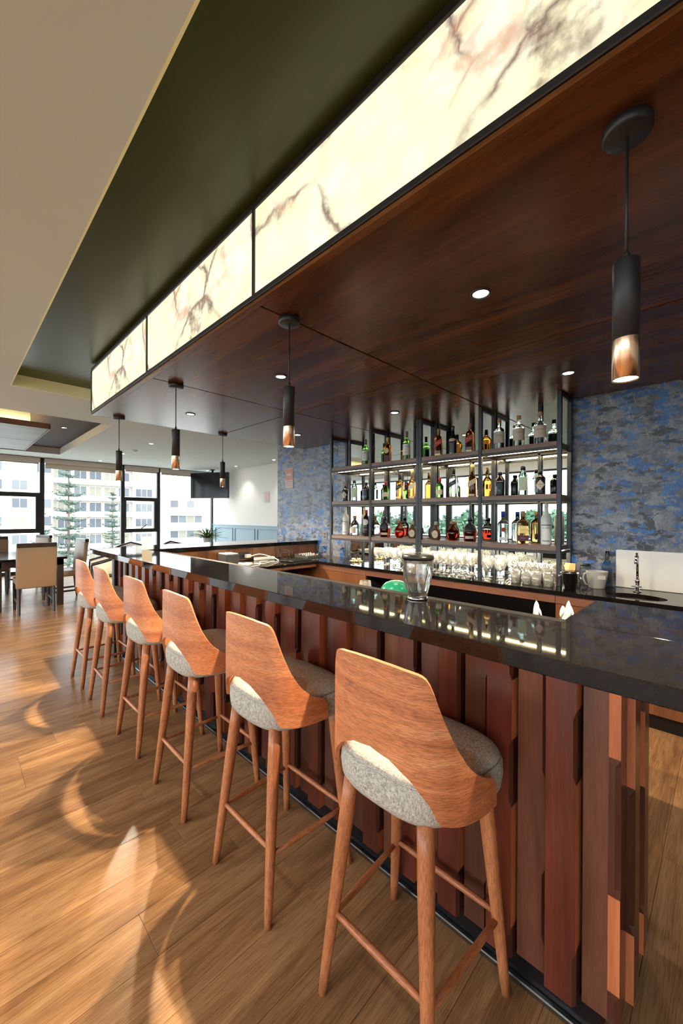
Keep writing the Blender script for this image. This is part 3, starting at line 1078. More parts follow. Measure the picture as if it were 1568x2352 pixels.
outer = [sq_pt(k) for k in range(seg)]
slab = MB()
slab.box(XF, XB - .001, hy1, 4.245, ZB - .03, ZB)
slab.box(XF, XB - .001, -1.6, hy0, ZB - .03, ZB)
slab.box(XF, hx0, hy0, hy1, ZB - .03, ZB)
slab.box(hx1, XB - .001, hy0, hy1, ZB - .03, ZB)
for z, flip in ((ZB, False), (ZB - .03, True)):
    vv = [(x, y, z) for x, y in outer] + [(x, y, z) for x, y in ring]
    slab.add(vv, [(k, (k + 1) % seg, (k + 1) % seg + seg, k + seg) for k in range(seg)])
vv = [(x, y, ZB) for x, y in ring] + [(x, y, ZB - .03) for x, y in ring]
slab.add(vv, [(k, (k + 1) % seg, (k + 1) % seg + seg, k + seg) for k in range(seg)])
slab.build('counter_slab', 'granite', bc, True)
sink = thing('sink_basin', 'round steel sink basin sunk in the back counter', 'sink', (SX, SY, ZB - .15))
MB().lathe([(.0, .0), (.5, .002), (.85, .02), (1.0, .06), (1.04, .118), (1.08, .1195)], 48, ax=SA, ay=SBr, cap0=False, cap1=False).build('basin', 'sink_steel', sink)
MB().lathe([(.0, .004), (.022, .004), (.024, .006)], 20).build('drain', 'chrome', sink)

bcab = thing('back_cabinet', 'timber fronted back cabinets with a long open black niche', 'cabinet', (3.5, 1.5, 0))
MB().box(3.70, XB - .01, -1.6, 4.2, 0, ZB - .031).build('niche_back', 'niche_black', bcab, True)
for a, b, nm in ((2.84, 4.24, 2), (-1.6, .93, 3)):
    MB().box(3.27, 3.70, a, b, .11, ZB - .031 if a > 0 else .69).build('carcass', 'niche_black', bcab, True)
    for k in range(nm):
        y0, y1 = a + (b - a) / nm * k, a + (b - a) / nm * (k + 1)
        MB().cbox(3.25, 3.27, y0 + .002, y1 - .002, .11, ZB - .10, .002).build('door', 'cabinet_wood', bcab, True)
    MB().cbox(3.248, 3.27, a, b, ZB - .097, ZB - .032, .002).build('apron', 'apron_wood', bcab, True)
    MB().box(3.30, 3.70, a, b, 0, .11).build('plinth', 'plinth_black', bcab, True)
MB().cbox(3.248, 3.27, .932, 2.838, ZB - .097, ZB - .032, .002).build('apron', 'apron_wood', bcab, True)
MB().box(3.29, 3.70, .93, 2.84, 0, .12).build('niche_floor', 'niche_black', bcab, True)

# ================================================================== bottle shelves
su = thing('bottle_shelf_unit', 'black steel bottle shelf unit with three timber shelves in four bays', 'shelf', (3.62, 2.3, ZB))
XS, XK = 3.48, 3.762
YP = [.971, 1.636, 2.303, 2.968, 3.633]
ZSH = [1.164, 1.592, 2.0214]
pw = .0165
for k, y in enumerate(YP):
    offs = (-.017, .017) if k == 2 else (0,)
    for f in offs:
        MB().cbox(XS - pw, XS + pw, y + f - pw, y + f + pw, ZB, ZS, .002).build('front_post', 'shelf_metal', su, True)
        MB().cbox(XK - pw, XK + pw, y + f - pw, y + f + pw, ZB, ZS, .002).build('back_post', 'shelf_metal', su, True)
    MB().cbox(XS + pw, XK - pw, y - .012, y + .012, 2.385, ZS, .002).build('top_bar', 'shelf_metal', su, True)
    for z in ZSH:
        MB().cbox(XS + pw, XK - pw, y - .010, y + .010, z - .062, z - .042, .002).build('side_bar', 'shelf_metal', su, True)
for b in range(4):
    y0, y1 = YP[b] + pw, YP[b + 1] - pw
    if b == 1:
        y1 -= .017
    if b == 2:
        y0 += .017
    for li, z in enumerate(ZSH):
        o = MB().cbox(XS - .012, XK + .012, y0 + .001, y1 - .001, z - .040, z, .002).build('shelf_board', 'shelf_wood', su, True)
        MB().cbox(XS - .014, XS + .014, y0, y1, z - .062, z - .041, .002).build('front_rail', 'shelf_metal', su, True)
        MB().cbox(XK - .012, XK + .012, y0, y1, z - .062, z - .041, .002).build('back_rail', 'shelf_metal', su, True)
        if li == 0:
            MB().box(XK - .062, XK - .024, y0 + .015, y1 - .015, z - .050, z - .041).build('led_strip', 'led_strong', su, True)
        if li != 1:
            MB().box(XS + .09, XS + .105, y0 + .015, y1 - .015, z - .050, z - .041).build('led_strip', 'led_warm' if li == 2 else 'led_strong', su, True)
        else:
            MB().box(XK - .03, XK - .022, y0 + .015, y1 - .015, z - .046, z - .041).build('led_strip', 'led_warm', su, True)
    MB().cbox(XK - .012, XK + .012, (y0 + y1) / 2 - .09 - .012, (y0 + y1) / 2 - .09 + .012, ZB, ZS, .002).build('back_post', 'shelf_metal', su, True)
o = MB().box(XB - .012, XB - .001, .985, 3.60, ZB, ZS).build('wall_mirror', 'mirror')
tag(o, 'large mirror on the wall behind the bottle shelves', 'mirror')

# ================================================================== bar stools


def crom(pts, s):
    """Catmull-Rom through pts at knots 0..n-1"""
    n = len(pts)
    i = min(int(s), n - 2)
    t = s - i
    p = [pts[max(0, min(n - 1, i + k))] for k in (-1, 0, 1, 2)]
    out = []
    for a, b, c, d in zip(*p):
        out.append(.5 * (2 * b + (c - a) * t + (2 * a - 5 * b + 4 * c - d) * t * t + (3 * b - a - 3 * c + d) * t ** 3))
    return out


def lerp(tab, s):
    for (a, va), (b, vb) in zip(tab[:-1], tab[1:]):
        if s <= b:
            k = (s - a) / (b - a)
            return va + (vb - va) * k
    return tab[-1][1]


def smooth_tab(tab, s, r=.28):
    return sum(lerp(tab, max(0, min(7, s + d * r))) * w_ for d, w_ in ((-1, .15), (-.5, .2), (0, .3), (.5, .2), (1, .15)))


UPL = [(-.190, 0), (-.187, .062), (-.177, .117), (-.155, .163), (-.120, .198), (-.075, .220), (-.020, .233), (.035, .239)]
ZTOP = [(0, 1.030), (1, 1.028), (2, 1.022), (2.6, 1.016), (2.95, .998), (3.2, .965), (3.6, .912), (4.2, .850), (5, .790), (5.7, .757), (6.4, .738), (6.8, .724), (7, .700)]
ZBOT = [(0, .802), (1, .791), (2, .760), (2.9, .712), (3.42, .664), (4.2, .659), (5, .655), (6, .654), (7, .655)]


def stool_shell():
    N, K = 72, 14
    TH = .013
    m = MB()
    rows = []
    for i in range(N + 1):
        s = -7 + 14 * i / N
        a = abs(s)
        x, y = crom(UPL, a)
        x2, y2 = crom(UPL, min(7, a + .02))
        x1, y1 = crom(UPL, max(0, a - .02))
        tx, ty = x2 - x1, y2 - y1
        l = math.hypot(tx, ty) or 1
        nx, ny = -ty / l, tx / l            # outward for the +y side
        if a < .03:
            nx, ny = -1, 0
        sg = -1 if s < 0 else 1
        zt = smooth_tab(ZTOP, a, .22)
        zb = lerp(ZBOT, a)
        col = []
        for k in range(K + 1):
            z = zb + (zt - zb) * k / K
            lean = 0.0
            tap = 1.0
            for d in (0, TH):
                col.append((x - nx * d + lean, sg * (y - ny * d) * tap, z))
        rows.append(col)
    W = 2 * (K + 1)
    vs = [p for c in rows for p in c]
    fs = []
    for i in range(N):
        for k in range(K):
            a = i * W + 2 * k
            b = (i + 1) * W + 2 * k
            fs.append((a, b, b + 2, a + 2))
            fs.append((a + 1, a + 3, b + 3, b + 1))
    m.add(vs, fs, 0, True)
    run = 0.0
    upos = {}
    for i, col in enumerate(rows):
        if i:
            run += math.dist(col[0][:2], rows[i - 1][0][:2])
        for k, p in enumerate(col):
            upos[p] = (run, p[2] + (k % 2) * 3)
    # rim: square edge, its own vertices
    for i in range(N):
        a, b = i * W, (i + 1) * W
        m.add([vs[a], vs[a + 1], vs[b + 1], vs[b]], [(0, 1, 2, 3)])
        a, b = a + 2 * K, b + 2 * K
        m.add([vs[a], vs[b], vs[b + 1], vs[a + 1]], [(0, 1, 2, 3)])
    for i in (0, N):
        for k in range(K):
            a = i * W + 2 * k
            m.add([vs[a], vs[a + 2], vs[a + 3], vs[a + 1]], [(0, 1, 2, 3)])
    m.uv = {i: upos[p] for i, p in enumerate(m.v)}
    return m


SEAT_PROF = [(.0, .624), (.80, .625), (.92, .632), (.98, .650), (1.0, .682), (.995, .714), (.975, .7265)]
SEAT_TOP = [(.972, .729), (.93, .741), (.82, .749), (.5, .753), (.0, .754)]


def make_stool():
    t = thing('bar_stool', 'x', 'bar stool')
    sc = (.016, 0, 0)
    s = MB().lathe(SEAT_PROF + [(.965, .7275)] + SEAT_TOP, 64, sc, 0, 3.1, .190, .213)
    flare = lambda p: (p[0], p[1] * (1 + .75 * max(-.09, p[0] - .0)), p[2])
    s.v = [flare(p) for p in s.v]
    s = s.build('seat', 'fabric', t)
    ring = []
    for i in range(56):
        a = 2 * PI * i / 56
        c, q = math.cos(a), math.sin(a)
        ring.append(flare((sc[0] + math.copysign(abs(c) ** (2 / 3.1), c) * .190 * .975, math.copysign(abs(q) ** (2 / 3.1), q) * .213 * .975, .728)))
    MB().tube(ring, .0010, 6, 0, True).build('seam', 'outlet_grey', s)
    b = stool_shell().build('backrest', 'stool_ply', t)
    legs = {}
    for sx in (-1, 1):
        for sy in (-1, 1):
            if sx < 0:
                f, tp = (-.188, sy * .180, 0), (-.122, sy * .126, .64)
            else:
                f, tp = (.190, sy * .204, 0), (.145, sy * .150, .64)
            pts = [Vector(f).lerp(Vector(tp), k / 8) for k in range(9)]
            rr = [.0135 + .0085 * min(1, k / 6) for k in range(9)]
            rr[0] = .0125
            MB().tube(pts, rr, 18).build('leg', 'stool_leg', t)
            legs[(sx, sy)] = (Vector(f), Vector(tp))

    def at(k, z):
        f, tp = legs[k]
        return f.lerp(tp, z / .64)
    for a, b2, z in (((-1, -1), (-1, 1), .240), ((1, -1), (1, 1), .235), ((-1, -1), (1, -1), .222), ((-1, 1), (1, 1), .222)):
        p, q = at(a, z), at(b2, z)
        MB().tube([p.lerp(q, k / 4) for k in range(5)], [.008, .0098, .0105, .0098, .008], 14).build('stretcher', 'stool_leg', t)
    return t


st0 = make_stool()
ST = [(.964, .660, 0.00, 'wooden bar stool nearest the camera with grey woven seat and cut-out back'),
      (.952, 1.285, 0.01, 'second wooden bar stool from the near end of the bar'),
      (.950, 1.938, -.01, 'third wooden bar stool from the near end of the bar'),
      (.957, 2.590, 0.01, 'fourth wooden bar stool from the near end of the bar'),
      (.945, 3.258, -.02, 'fifth wooden bar stool, second from the far end of the bar'),
      (.950, 3.866, 0.00, 'wooden bar stool at the far end of the row, smallest in view')]
for i, (x, y, rz, lab) in enumerate(ST):
    o = st0 if i == 0 else copy_tree(st0)
    o.location = (x, y, 0)
    o.rotation_euler = (0, 0, rz)
    tag(o, lab, 'bar stool', 'bar stools along the counter')


# ================================================================== bottles
def sup(th, n, ax, ay):
    c, s = math.cos(th), math.sin(th)
    return math.copysign(abs(c) ** (2 / n), c) * ax, math.copysign(abs(s) ** (2 / n), s) * ay


def radius_at(prof, z):
    for (r0, z0), (r1, z1) in zip(prof[:-1], prof[1:]):
        if z0 <= z <= z1 and z1 > z0:
            return r0 + (r1 - r0) * (z - z0) / (z1 - z0)
    return prof[0][0]


def bottle(label, x, y, z, spec, rz=0.0):
    t = thing('bottle', label, 'bottle', (x, y, z), rz, group='bottles on the back bar shelves')
    t.scale = (spec.get('k', 1.0),) * 3
    prof, n = spec['prof'], spec.get('n', 2.0)
    ax, ay = spec.get('ax', 1.0), spec.get('ay', 1.0)
    fill = spec.get('fill')
    if fill:
        mf = lambda q: 1 if q < fill else 0
        MB().lathe(prof, 28, n=n, ax=ax, ay=ay, mfun=mf).build('glass_body', [spec['glass'], spec['liquid']], t)
    else:
        MB().lathe(prof, 28, n=n, ax=ax, ay=ay).build('glass_body', spec['glass'], t)
    if 'cap' in spec:
        MB().lathe(spec['cap'][0], 18).build('cap', spec['cap'][1], t)
    for lb in spec.get('labels', ()):
        z0, z1, half, mat = lb[:4]
        slope = lb[4] if len(lb) > 4 else 0.0
        shape = lb[5] if len(lb) > 5 else None
        m = MB()
        NA, NZ = 14, 8
        vs = []
        for i in range(NA + 1):
            for k in range(NZ + 1):
                u, v = -1 + 2 * i / NA, -1 + 2 * k / NZ
                if shape == 'oval':
                    u, v = u * math.sqrt(max(0, 1 - v * v / 2)), v * math.sqrt(max(0, 1 - u * u / 2))
                elif shape == 'diamond':
                    v = v * (1 - abs(u))
                zz = (z0 + z1) / 2 + v * (z1 - z0) / 2 + slope * u
                if n > 2.6:     # flat faced bottle
                    vs.append((-(ax * radius_at(prof, zz) + .0012), -u * half, zz))
                else:
                    a = PI + u * half
                    px_, py_ = sup(a, n, ax, ay)
                    r = radius_at(prof, zz)
                    vs.append((px_ * (r + .0010), py_ * (r + .0010), zz))
        fs = []
        for i in range(NA):
            for k in range(NZ):
                a = i * (NZ + 1) + k
                fs.append((a, a + NZ + 1, a + NZ + 2, a + 1))
        m.add(vs, fs, 0, True)
        m.build('label_paper', mat, t, fix=False)
    for tx, size, zz, mat in spec.get('text', ()):
        v, f = text_mesh(tx, size)
        out = []
        for a, b, c in v:
            zt_ = zz + b
            r = radius_at(prof, zt_) + .0022
            if n > 2.6:
                out.append((-(ax * (r - .0022) + .0024), -a, zt_))
            else:
                th = PI + a / max(.02, r)
                out.append((ax * r * math.cos(th), ay * r * math.sin(th), zt_))
        MB().add(out, f).build('label_lettering', mat, t, fix=False)
    return t


def rprof(R_, H, sh, nr, nh):
    """shoulder bottle: body radius, body height, shoulder height, neck radius, total height"""
    return [(.0, .004), (R_ * .8, .0), (R_ * .96, .004), (R_, .012), (R_, H), (R_ * .96, H + sh * .25), (R_ * .75, H + sh * .6), (nr * 1.25, H + sh * .95), (nr, H + sh * 1.1), (nr, nh), (.0, nh)]


def cyl(r, z0, z1):
    return [(.0, z0), (r, z0), (r, z1 - .003), (r * .9, z1), (.0, z1)]


SP = {
    'wine': dict(k=1.1, prof=rprof(.0375, .175, .05, .0135, .285), glass='g_green', cap=(cyl(.0150, .235, .296), 'c_grey'), labels=[(.055, .165, 1.15, 'l_white')], text=[('L UZ', .030, .142, 't_black'), ('O', .026, .112, 't_black'), ('N', .026, .082, 't_black')]),
    'whisky_gold': dict(k=1.08, prof=rprof(.036, .175, .035, .0135, .255), n=5, glass='g_amber', cap=(cyl(.0155, .225, .282), 'l_gold'), labels=[(.105, .165, .026, 'l_cream', 0, 'oval'), (.02, .085, .030, 'l_plum')]),
    'whisky_red': dict(prof=rprof(.0395, .188, .035, .0145, .262), n=5, glass='g_amber', cap=(cyl(.0165, .235, .292), 'c_cork'), labels=[(.115, .165, .036, 'l_red', .020), (.012, .030, .028, 'l_gold')], text=[('RED LABEL', .0095, .140, 'l_gold')]),
    'cream': dict(prof=rprof(.0385, .15, .06, .016, .275), glass='g_black', cap=(cyl(.017, .245, .292), 'g_black'), labels=[(.135, .165, 1.0, 'l_beige', 0, 'oval'), (.02, .120, .55, 'b_glass_a')], text=[('IRISH CREAM', .010, .150, 'l_red')]),
    'gin_label': dict(k=1.1, prof=rprof(.0445, .155, .035, .015, .235), glass='g_clear', cap=(cyl(.0165, .228, .262), 'c_cork'), labels=[(.055, .150, 1.2, 'l_beige')], text=[('DIAMANTE', .0105, .118, 't_black'), ('GIN', .008, .083, 't_black')]),
    'diamond': dict(k=0.9, prof=rprof(.0445, .16, .03, .017, .205), glass='g_black', cap=(cyl(.020, .20, .232), 'g_black'), labels=[(.045, .145, .95, 'l_beige', 0, 'diamond')], text=[("HENDRICK'S", .0115, .098, 't_black'), ('GIN', .008, .078, 't_black')]),
    'pale': dict(prof=rprof(.041, .165, .045, .018, .235), glass='g_pale', cap=(cyl(.021, .228, .262), 'g_black'), labels=[(.045, .165, .95, 'l_palegreen')]),
    'blackgin': dict(prof=rprof(.042, .145, .04, .018, .205), glass='g_black', cap=(cyl(.021, .20, .225), 'g_black'), labels=[(.06, .12, .6, 'l_teal')], text=[('BULLDOG', .013, .135, 't_white')]),
    'flask': dict(k=0.9, prof=rprof(.044, .135, .045, .0145, .205), ax=.72, n=2.4, glass='g_green', cap=(cyl(.0175, .195, .238), 'c_red'), labels=[(.045, .10, .75, 'l_cream')]),
    'black_label': dict(prof=rprof(.0375, .188, .035, .0135, .262), n=5, glass='g_amber', cap=(cyl(.0155, .232, .292), 't_black'), labels=[(.118, .168, .034, 'l_black', .020), (.015, .035, .028, 'l_gold')], text=[('BLACK', .011, .143, 'l_gold')]),
    'gold_tall': dict(prof=rprof(.039, .175, .05, .0155, .300), n=5, glass='g_gold', liquid='g_amber', fill=.15, cap=(cyl(.0175, .250, .322), 'l_gold'), labels=[(.118, .168, .036, 'l_cream', .020), (.012, .032, .028, 'l_cream')]),
    'white_black': dict(prof=rprof(.0385, .188, .04, .0135, .262), n=5, glass='g_clear', liquid='g_amber', fill=.075, cap=(cyl(.0155, .236, .292), 't_black'), labels=[(.120, .170, .035, 'l_black', .020)], text=[('DOUBLE', .009, .145, 't_white')]),
    'vodka': dict(k=1.07, prof=rprof(.039, .205, .05, .0145, .315), glass='g_frost', cap=(cyl(.0155, .30, .335), 'l_white'), labels=[(.155, .162, 1.0, 'c_grey'), (.03, .036, .7, 'b_glass_a')], text=[('BELVEDERE', .011, .135, 'c_grey')]),
    'clear_round': dict(k=1.2, prof=[(.0, .003), (.045, 0), (.052, .008), (.053, .08), (.047, .115), (.028, .145), (.0155, .16), (.0155, .178), (.0, .178)], glass='g_clear', cap=(cyl(.0195, .176, .205), 'c_cork'), labels=[(.025, .09, .55, 'l_cream')]),
    'vermouth': dict(k=1.16, prof=rprof(.0385, .175, .045, .0135, .265), glass='g_black', cap=(cyl(.0155, .235, .275), 'c_red'), labels=[(.115, .175, .80, 'l_white', 0, 'oval'), (.03, .095, .85, 'l_black')], text=[('ROSSO', .011, .068, 't_white')]),
    'rum': dict(k=1.14, prof=[(.0, .003), (.046, 0), (.050, .006), (.056, .09), (.053, .11), (.040, .135), (.0165, .152), (.0165, .178), (.0, .178)], ax=.8, n=2.5, glass='g_clear', liquid='g_red', fill=.092, cap=(cyl(.020, .170, .200), 'g_black'), labels=[(.022, .045, .6, 'l_beige')], text=[('IMPERIAL', .010, .072, 'l_gold')]),
    'decanter': dict(prof=[(.0, .003), (.034, 0), (.040, .008), (.058, .04), (.062, .07), (.055, .10), (.036, .125), (.020, .145), (.018, .165), (.0, .165)], ax=.6, n=2.2, glass='g_gold', liquid='g_red', fill=.098, cap=(cyl(.027, .163, .192), 'c_cork'), text=[('X O', .014, .070, 'l_gold')]),
    'oval': dict(prof=[(.0, .003), (.040, 0), (.047, .012), (.050, .06), (.047, .092), (.032, .115), (.0155, .135), (.0155, .16), (.0, .16)], ax=.72, n=2.8, glass='g_brown', cap=(cyl(.0165, .150, .188), 'l_cream'), labels=[(.015, .095, .031, 'l_cream', 0, 'oval')], text=[('OLD', .014, .056, 't_black')]),
    'bluecap': dict(k=1.18, prof=rprof(.0405, .145, .035, .0145, .225), n=3.2, glass='g_clear', cap=(cyl(.0165, .205, .246), 'c_blue'), labels=[(.085, .120, .018, 'l_red', 0, 'oval'), (.02, .045, .026, 'l_white')]),
    'tequila': dict(k=1.18, prof=rprof(.042, .15, .035, .0145, .225), n=3.2, glass='g_gold', cap=(cyl(.0165, .205, .246), 'c_cork'), labels=[(.080, .135, .026, 'l_gold'), (.022, .065, .039, 'l_plum')], text=[('CUERVO', .009, .105, 't_black'), ('ESPECIAL', .0075, .044, 'l_gold')]),
}
BX = 3.60
shelves = [
    (2, [('wine', 3.164, 'green wine bottle with white label, leftmost on the top shelf'),
         ('whisky_gold', 2.833, 'amber whisky bottle with cream oval and plum labels on the top shelf'),
         ('wine', 2.545, 'green wine bottle with white label on the top shelf, right of the amber whisky'),
         ('whisky_red', 2.144, 'amber whisky with slanted red label on the top shelf, left of the black liqueur'),
         ('cream', 1.975, 'matt black liqueur bottle between the two red label whiskies on the top shelf'),
         ('whisky_red', 1.806, 'amber whisky with slanted red label on the top shelf, right of the black liqueur'),
         ('gin_label', 1.514, 'clear gin bottle with beige label, leftmost of three in the right top bay'),
         ('gin_label', 1.337, 'clear gin bottle with beige label, middle of three in the right top bay'),
         ('gin_label', 1.158, 'clear gin bottle with beige label, rightmost of three in the right top bay')]),
    (1, [('diamond', 3.514, 'dark apothecary bottle with diamond label at the left end of the middle shelf'),
         ('pale', 3.331, 'pale green gin bottle with black stopper in the left bay of the middle shelf'),
         ('blackgin', 3.157, 'squat black gin bottle in the left bay of the middle shelf'),
         ('flask', 2.833, 'red capped green flask with cream label in the second bay of the middle shelf'),
         ('black_label', 2.658, 'amber whisky with slanted black label in the second bay of the middle shelf'),
         ('gold_tall', 2.486, 'tall gold necked whisky in the second bay of the middle shelf'),
         ('flask', 2.134, 'red capped green flask with cream label in the third bay of the middle shelf'),
         ('white_black', 1.965, 'nearly empty clear whisky with slanted black label in the third bay'),
         ('gold_tall', 1.784, 'tall gold necked whisky in the third bay of the middle shelf'),
         ('blackgin', 1.506, 'squat black gin bottle in the right bay of the middle shelf'),
         ('pale', 1.303, 'pale green gin bottle with black stopper in the right bay of the middle shelf'),
         ('diamond', 1.151, 'dark apothecary bottle with diamond label in the right bay of the middle shelf')]),
    (0, [('vodka', 3.499, 'tall frosted white vodka bottle at the left end of the bottom shelf'),
         ('clear_round', 3.323, 'round clear bottle with cork stopper in the left bay of the bottom shelf'),
         ('vermouth', 3.150, 'dark vermouth bottle with round white label on the bottom shelf'),
         ('rum', 2.846, 'rum bottle with clear shoulders and red liquid in the second bottom bay'),
         ('decanter', 2.634, 'round cognac decanter with red liquid in the second bottom bay'),
         ('oval', 2.458, 'brown flask with oval cream label in the second bottom bay'),
         ('oval', 2.165, 'brown flask with oval cream label in the third bottom bay'),
         ('decanter', 1.980, 'round cognac decanter with red liquid in the third bottom bay'),
         ('rum', 1.788, 'rum bottle with clear shoulders and red liquid in the third bottom bay'),
         ('bluecap', 1.478, 'clear bottle with blue cap in the right bottom bay'),
         ('tequila', 1.300, 'golden tequila bottle with plum label in the right bottom bay'),
         ('vodka', 1.106, 'tall frosted white vodka bottle at the right end of the bottom shelf')]),
]
for li, items in shelves:
    for kind, y, lab in items:
        bottle(lab, BX + RN.uniform(-.02, .02), y, ZSH[li] + .0005, SP[kind], .35 + RN.uniform(-.12, .12))

# ================================================================== glassware on the back counter
G_WINE = MB().lathe([(.0, .003), (.034, .0), (.034, .002), (.012, .005), (.0035, .012), (.0032, .075), (.010, .083), (.030, .100), (.0385, .130), (.037, .160), (.032, .195)], 18, cap0=False, cap1=False).mesh('wine_glass', 'glassware')
G_BALLOON = MB().lathe([(.0, .003), (.038, .0), (.038, .002), (.012, .005), (.004, .012), (.0035, .070), (.012, .078), (.040, .100), (.052, .135), (.050, .165), (.043, .195)], 20, cap0=False, cap1=False).mesh('balloon_glass', 'glassware')
G_TUMB = MB().lathe([(.0, .006), (.031, .006), (.031, .0), (.033, .0), (.038, .090), (.0365, .090), (.031, .012), (.0, .012)], 18, cap0=False, cap1=False).mesh('tumbler', 'glassware')
G_HIGH = MB().lathe([(.0, .006), (.027, .006), (.027, .0), (.029, .0), (.033, .150), (.0315, .150), (.027, .012), (.0, .012)], 18, cap0=False, cap1=False).mesh('highball_glass', 'glassware')
RG = random.Random(3)


def glass_rows(me, name, y0, y1, xs_, pitch, label, group, zoff=0.0):
    for r, xx in enumerate(xs_):
        y = y0 + (pitch / 2 if r % 2 else 0)
        while y < y1:
            if min(abs(y - p) for p in YP) > .055 or (3.53 < xx < 3.70):
                o = inst(name, me, None, (xx + RG.uniform(-.005, .005), y + RG.uniform(-.004, .004), ZB + .0003 + zoff), RG.random() * 6)
                tag(o, label, 'glass', group)
            y += pitch


glass_rows(G_BALLOON, 'balloon_glass', 2.68, 2.95, (3.545, 3.66), .112, 'large balloon wine glass at the left of the glassware under the shelves', 'balloon glasses on the back counter')
glass_rows(G_WINE, 'wine_glass', 1.70, 2.60, (3.40, 3.535, 3.62, 3.70), .086, 'stemmed wine glass in the crowded middle rows under the bottle shelves', 'wine glasses on the back counter')
glass_rows(G_BALLOON, 'balloon_glass', 1.42, 1.62, (3.41, 3.56, 3.68), .112, 'large balloon wine glass between the wine glasses and the tumblers', 'balloon glasses beside the tumblers')
glass_rows(G_TUMB, 'tumbler', 1.03, 1.34, (3.40, 3.53), .084, 'clear tumbler in the front rows near the ice bucket', 'tumblers on the back counter')
glass_rows(G_HIGH, 'highball_glass', 1.04, 1.38, (3.62, 3.70), .076, 'tall straight glass behind the tumblers near the ice bucket', 'tall glasses on the back counter')

# ================================================================== things on the counters
# blender jar
t = thing('blender_jar', 'glass blender jar with black lid standing on the granite counter', 'blender jar', (1.352, .900, 1.0655))


def fluted(prof, seg, flute, n):
    m = MB()
    vs = []
    for (r, z), fl in zip(prof, flute):
        for i in range(seg):
            a = 2 * PI * i / seg
            rr = r * (1 + fl * math.cos(n * a))
            vs.append((rr * math.cos(a), rr * math.sin(a), z))
    fs = []
    for k in range(len(prof) - 1):
        for i in range(seg):
            j = (i + 1) % seg
            fs.append((k * seg + i, k * seg + j, (k + 1) * seg + j, (k + 1) * seg + i))
    m.add(vs, fs, 0, True)
    return m


fluted([(.037, .010), (.039, .016), (.042, .03), (.050, .06), (.056, .09), (.060, .12), (.062, .160)], 64, [0, .02, .05, .05, .03, .01, 0], 8).build('jar_outer', 'blender_glass', t)
fluted([(.0, .016), (.034, .018), (.037, .03), (.045, .06), (.052, .09), (.056, .12), (.059, .160)], 64, [0, 0, .06, .07, .04, .01, 0], 8).build('jar_inner', 'blender_glass', t)
MB().lathe([(.030, .0), (.040, .0), (.043, .004), (.040, .009), (.034, .010), (.030, .010)], 36, cap0=False, cap1=False).tube([(.040, 0, .005), (.052, 0, .007), (.056, 0, .004)], .004, 8).build('jar_collar', 'steel', t)
MB().lathe([(.0, .148), (.055, .148), (.0575, .150), (.0575, .162), (.0645, .163), (.065, .172), (.063, .180), (.045, .1825), (.0, .183)], 44).lathe([(.014, .182), (.012, .189), (.0, .190)], 20).build('lid', 'black_plastic', t)
MB().tube([(.0, -.060, .150), (.0, -.066, .12)], .0015, 5).build('pour_lip', 'blender_glass', t)

t = thing('menu_card', 'cream tent card standing on the far end of the granite counter', 'card', (1.40, 4.12, 1.0655))
c = MB()
c.poly([(-.035, 0), (.0, .125), (.002, .125), (-.033, 0)], 'y', -.045, .045)
c.poly([(.035, 0), (.0, .125), (-.002, .125), (.033, 0)], 'y', -.045, .045)
c.build('card_fold', 'card_cream', t)
t.rotation_euler = (0, 0, PI / 2 - .35)

t = inst('wine_glass', G_WINE, None, (1.72, 1.507, .8303))
tag(t, 'single wine glass behind the counter, only its rim showing', 'glass')
nb = thing('napkin_holder', 'black holder with crumpled white napkins behind the counter near the flap', 'napkin holder', (1.675, .50, .8303))
MB().cbox(-.05, .05, -.075, .075, 0, .16, .004).build('holder_box', 'black_plastic', nb)
RP = random.Random(8)
for k, (dx, dy, h) in enumerate(((-.02, .040, .240), (.0, -.050, .232), (.02, -.065, .250))):
    m = MB()
    vs, fs = [], []
    ph = RP.random() * 6
    for i in range(11):
        for j in range(11):
            u, q = i / 10 - .5, j / 10
            peak = 1 - abs(u * 1.3 + .15 * math.sin(ph)) * .9
            vs.append((dx + .010 * math.sin(9 * u + ph + 3 * q), dy + u * (.048 - .018 * q) + .006 * math.sin(7 * q + ph), .15 + (h - .15) * q * peak))
    for i in range(10):
        for j in range(10):
            a = i * 11 + j
            fs.append((a, a + 11, a + 12, a + 1))
    m.add(vs, fs, 0, True)
    m.build('napkin', 'paper_white', nb, fix=False)

b = thing('waste_bin', 'round bin with a shiny green domed lid in the aisle behind the bar', 'bin', (2.72, 2.03, 0))
MB().lathe([(.0, .0), (.115, .0), (.118, .006), (.135, .71), (.138, .72), (.0, .72)], 32).build('bin_body', 'grey_plastic', b)
MB().lathe([(.145, .721), (.145, .735), (.137, .770), (.117, .805), (.086, .833), (.045, .848), (.0, .852)], 36, cap0=True).build('bin_lid', 'green_plastic', b)

# ice bucket
t = thing('ice_bucket', 'steel ice bucket at the right foot of the bottle shelves', 'bucket', (3.375, .865, ZB + .0005))
MB().lathe([(.0, .004), (.038, .0), (.042, .003), (.062, .125), (.066, .128), (.066, .131), (.060, .130), (.040, .010), (.0, .010)], 36, cap0=False, cap1=False).build('bucket_body', 'steel', t)
for s in (-1, 1):
    MB().tube([(.0, s * .060, .10), (.0, s * .074, .10), (.0, s * .077, .085), (.0, s * .070, .075)], .004, 8).build('side_handle', 'chrome', t)
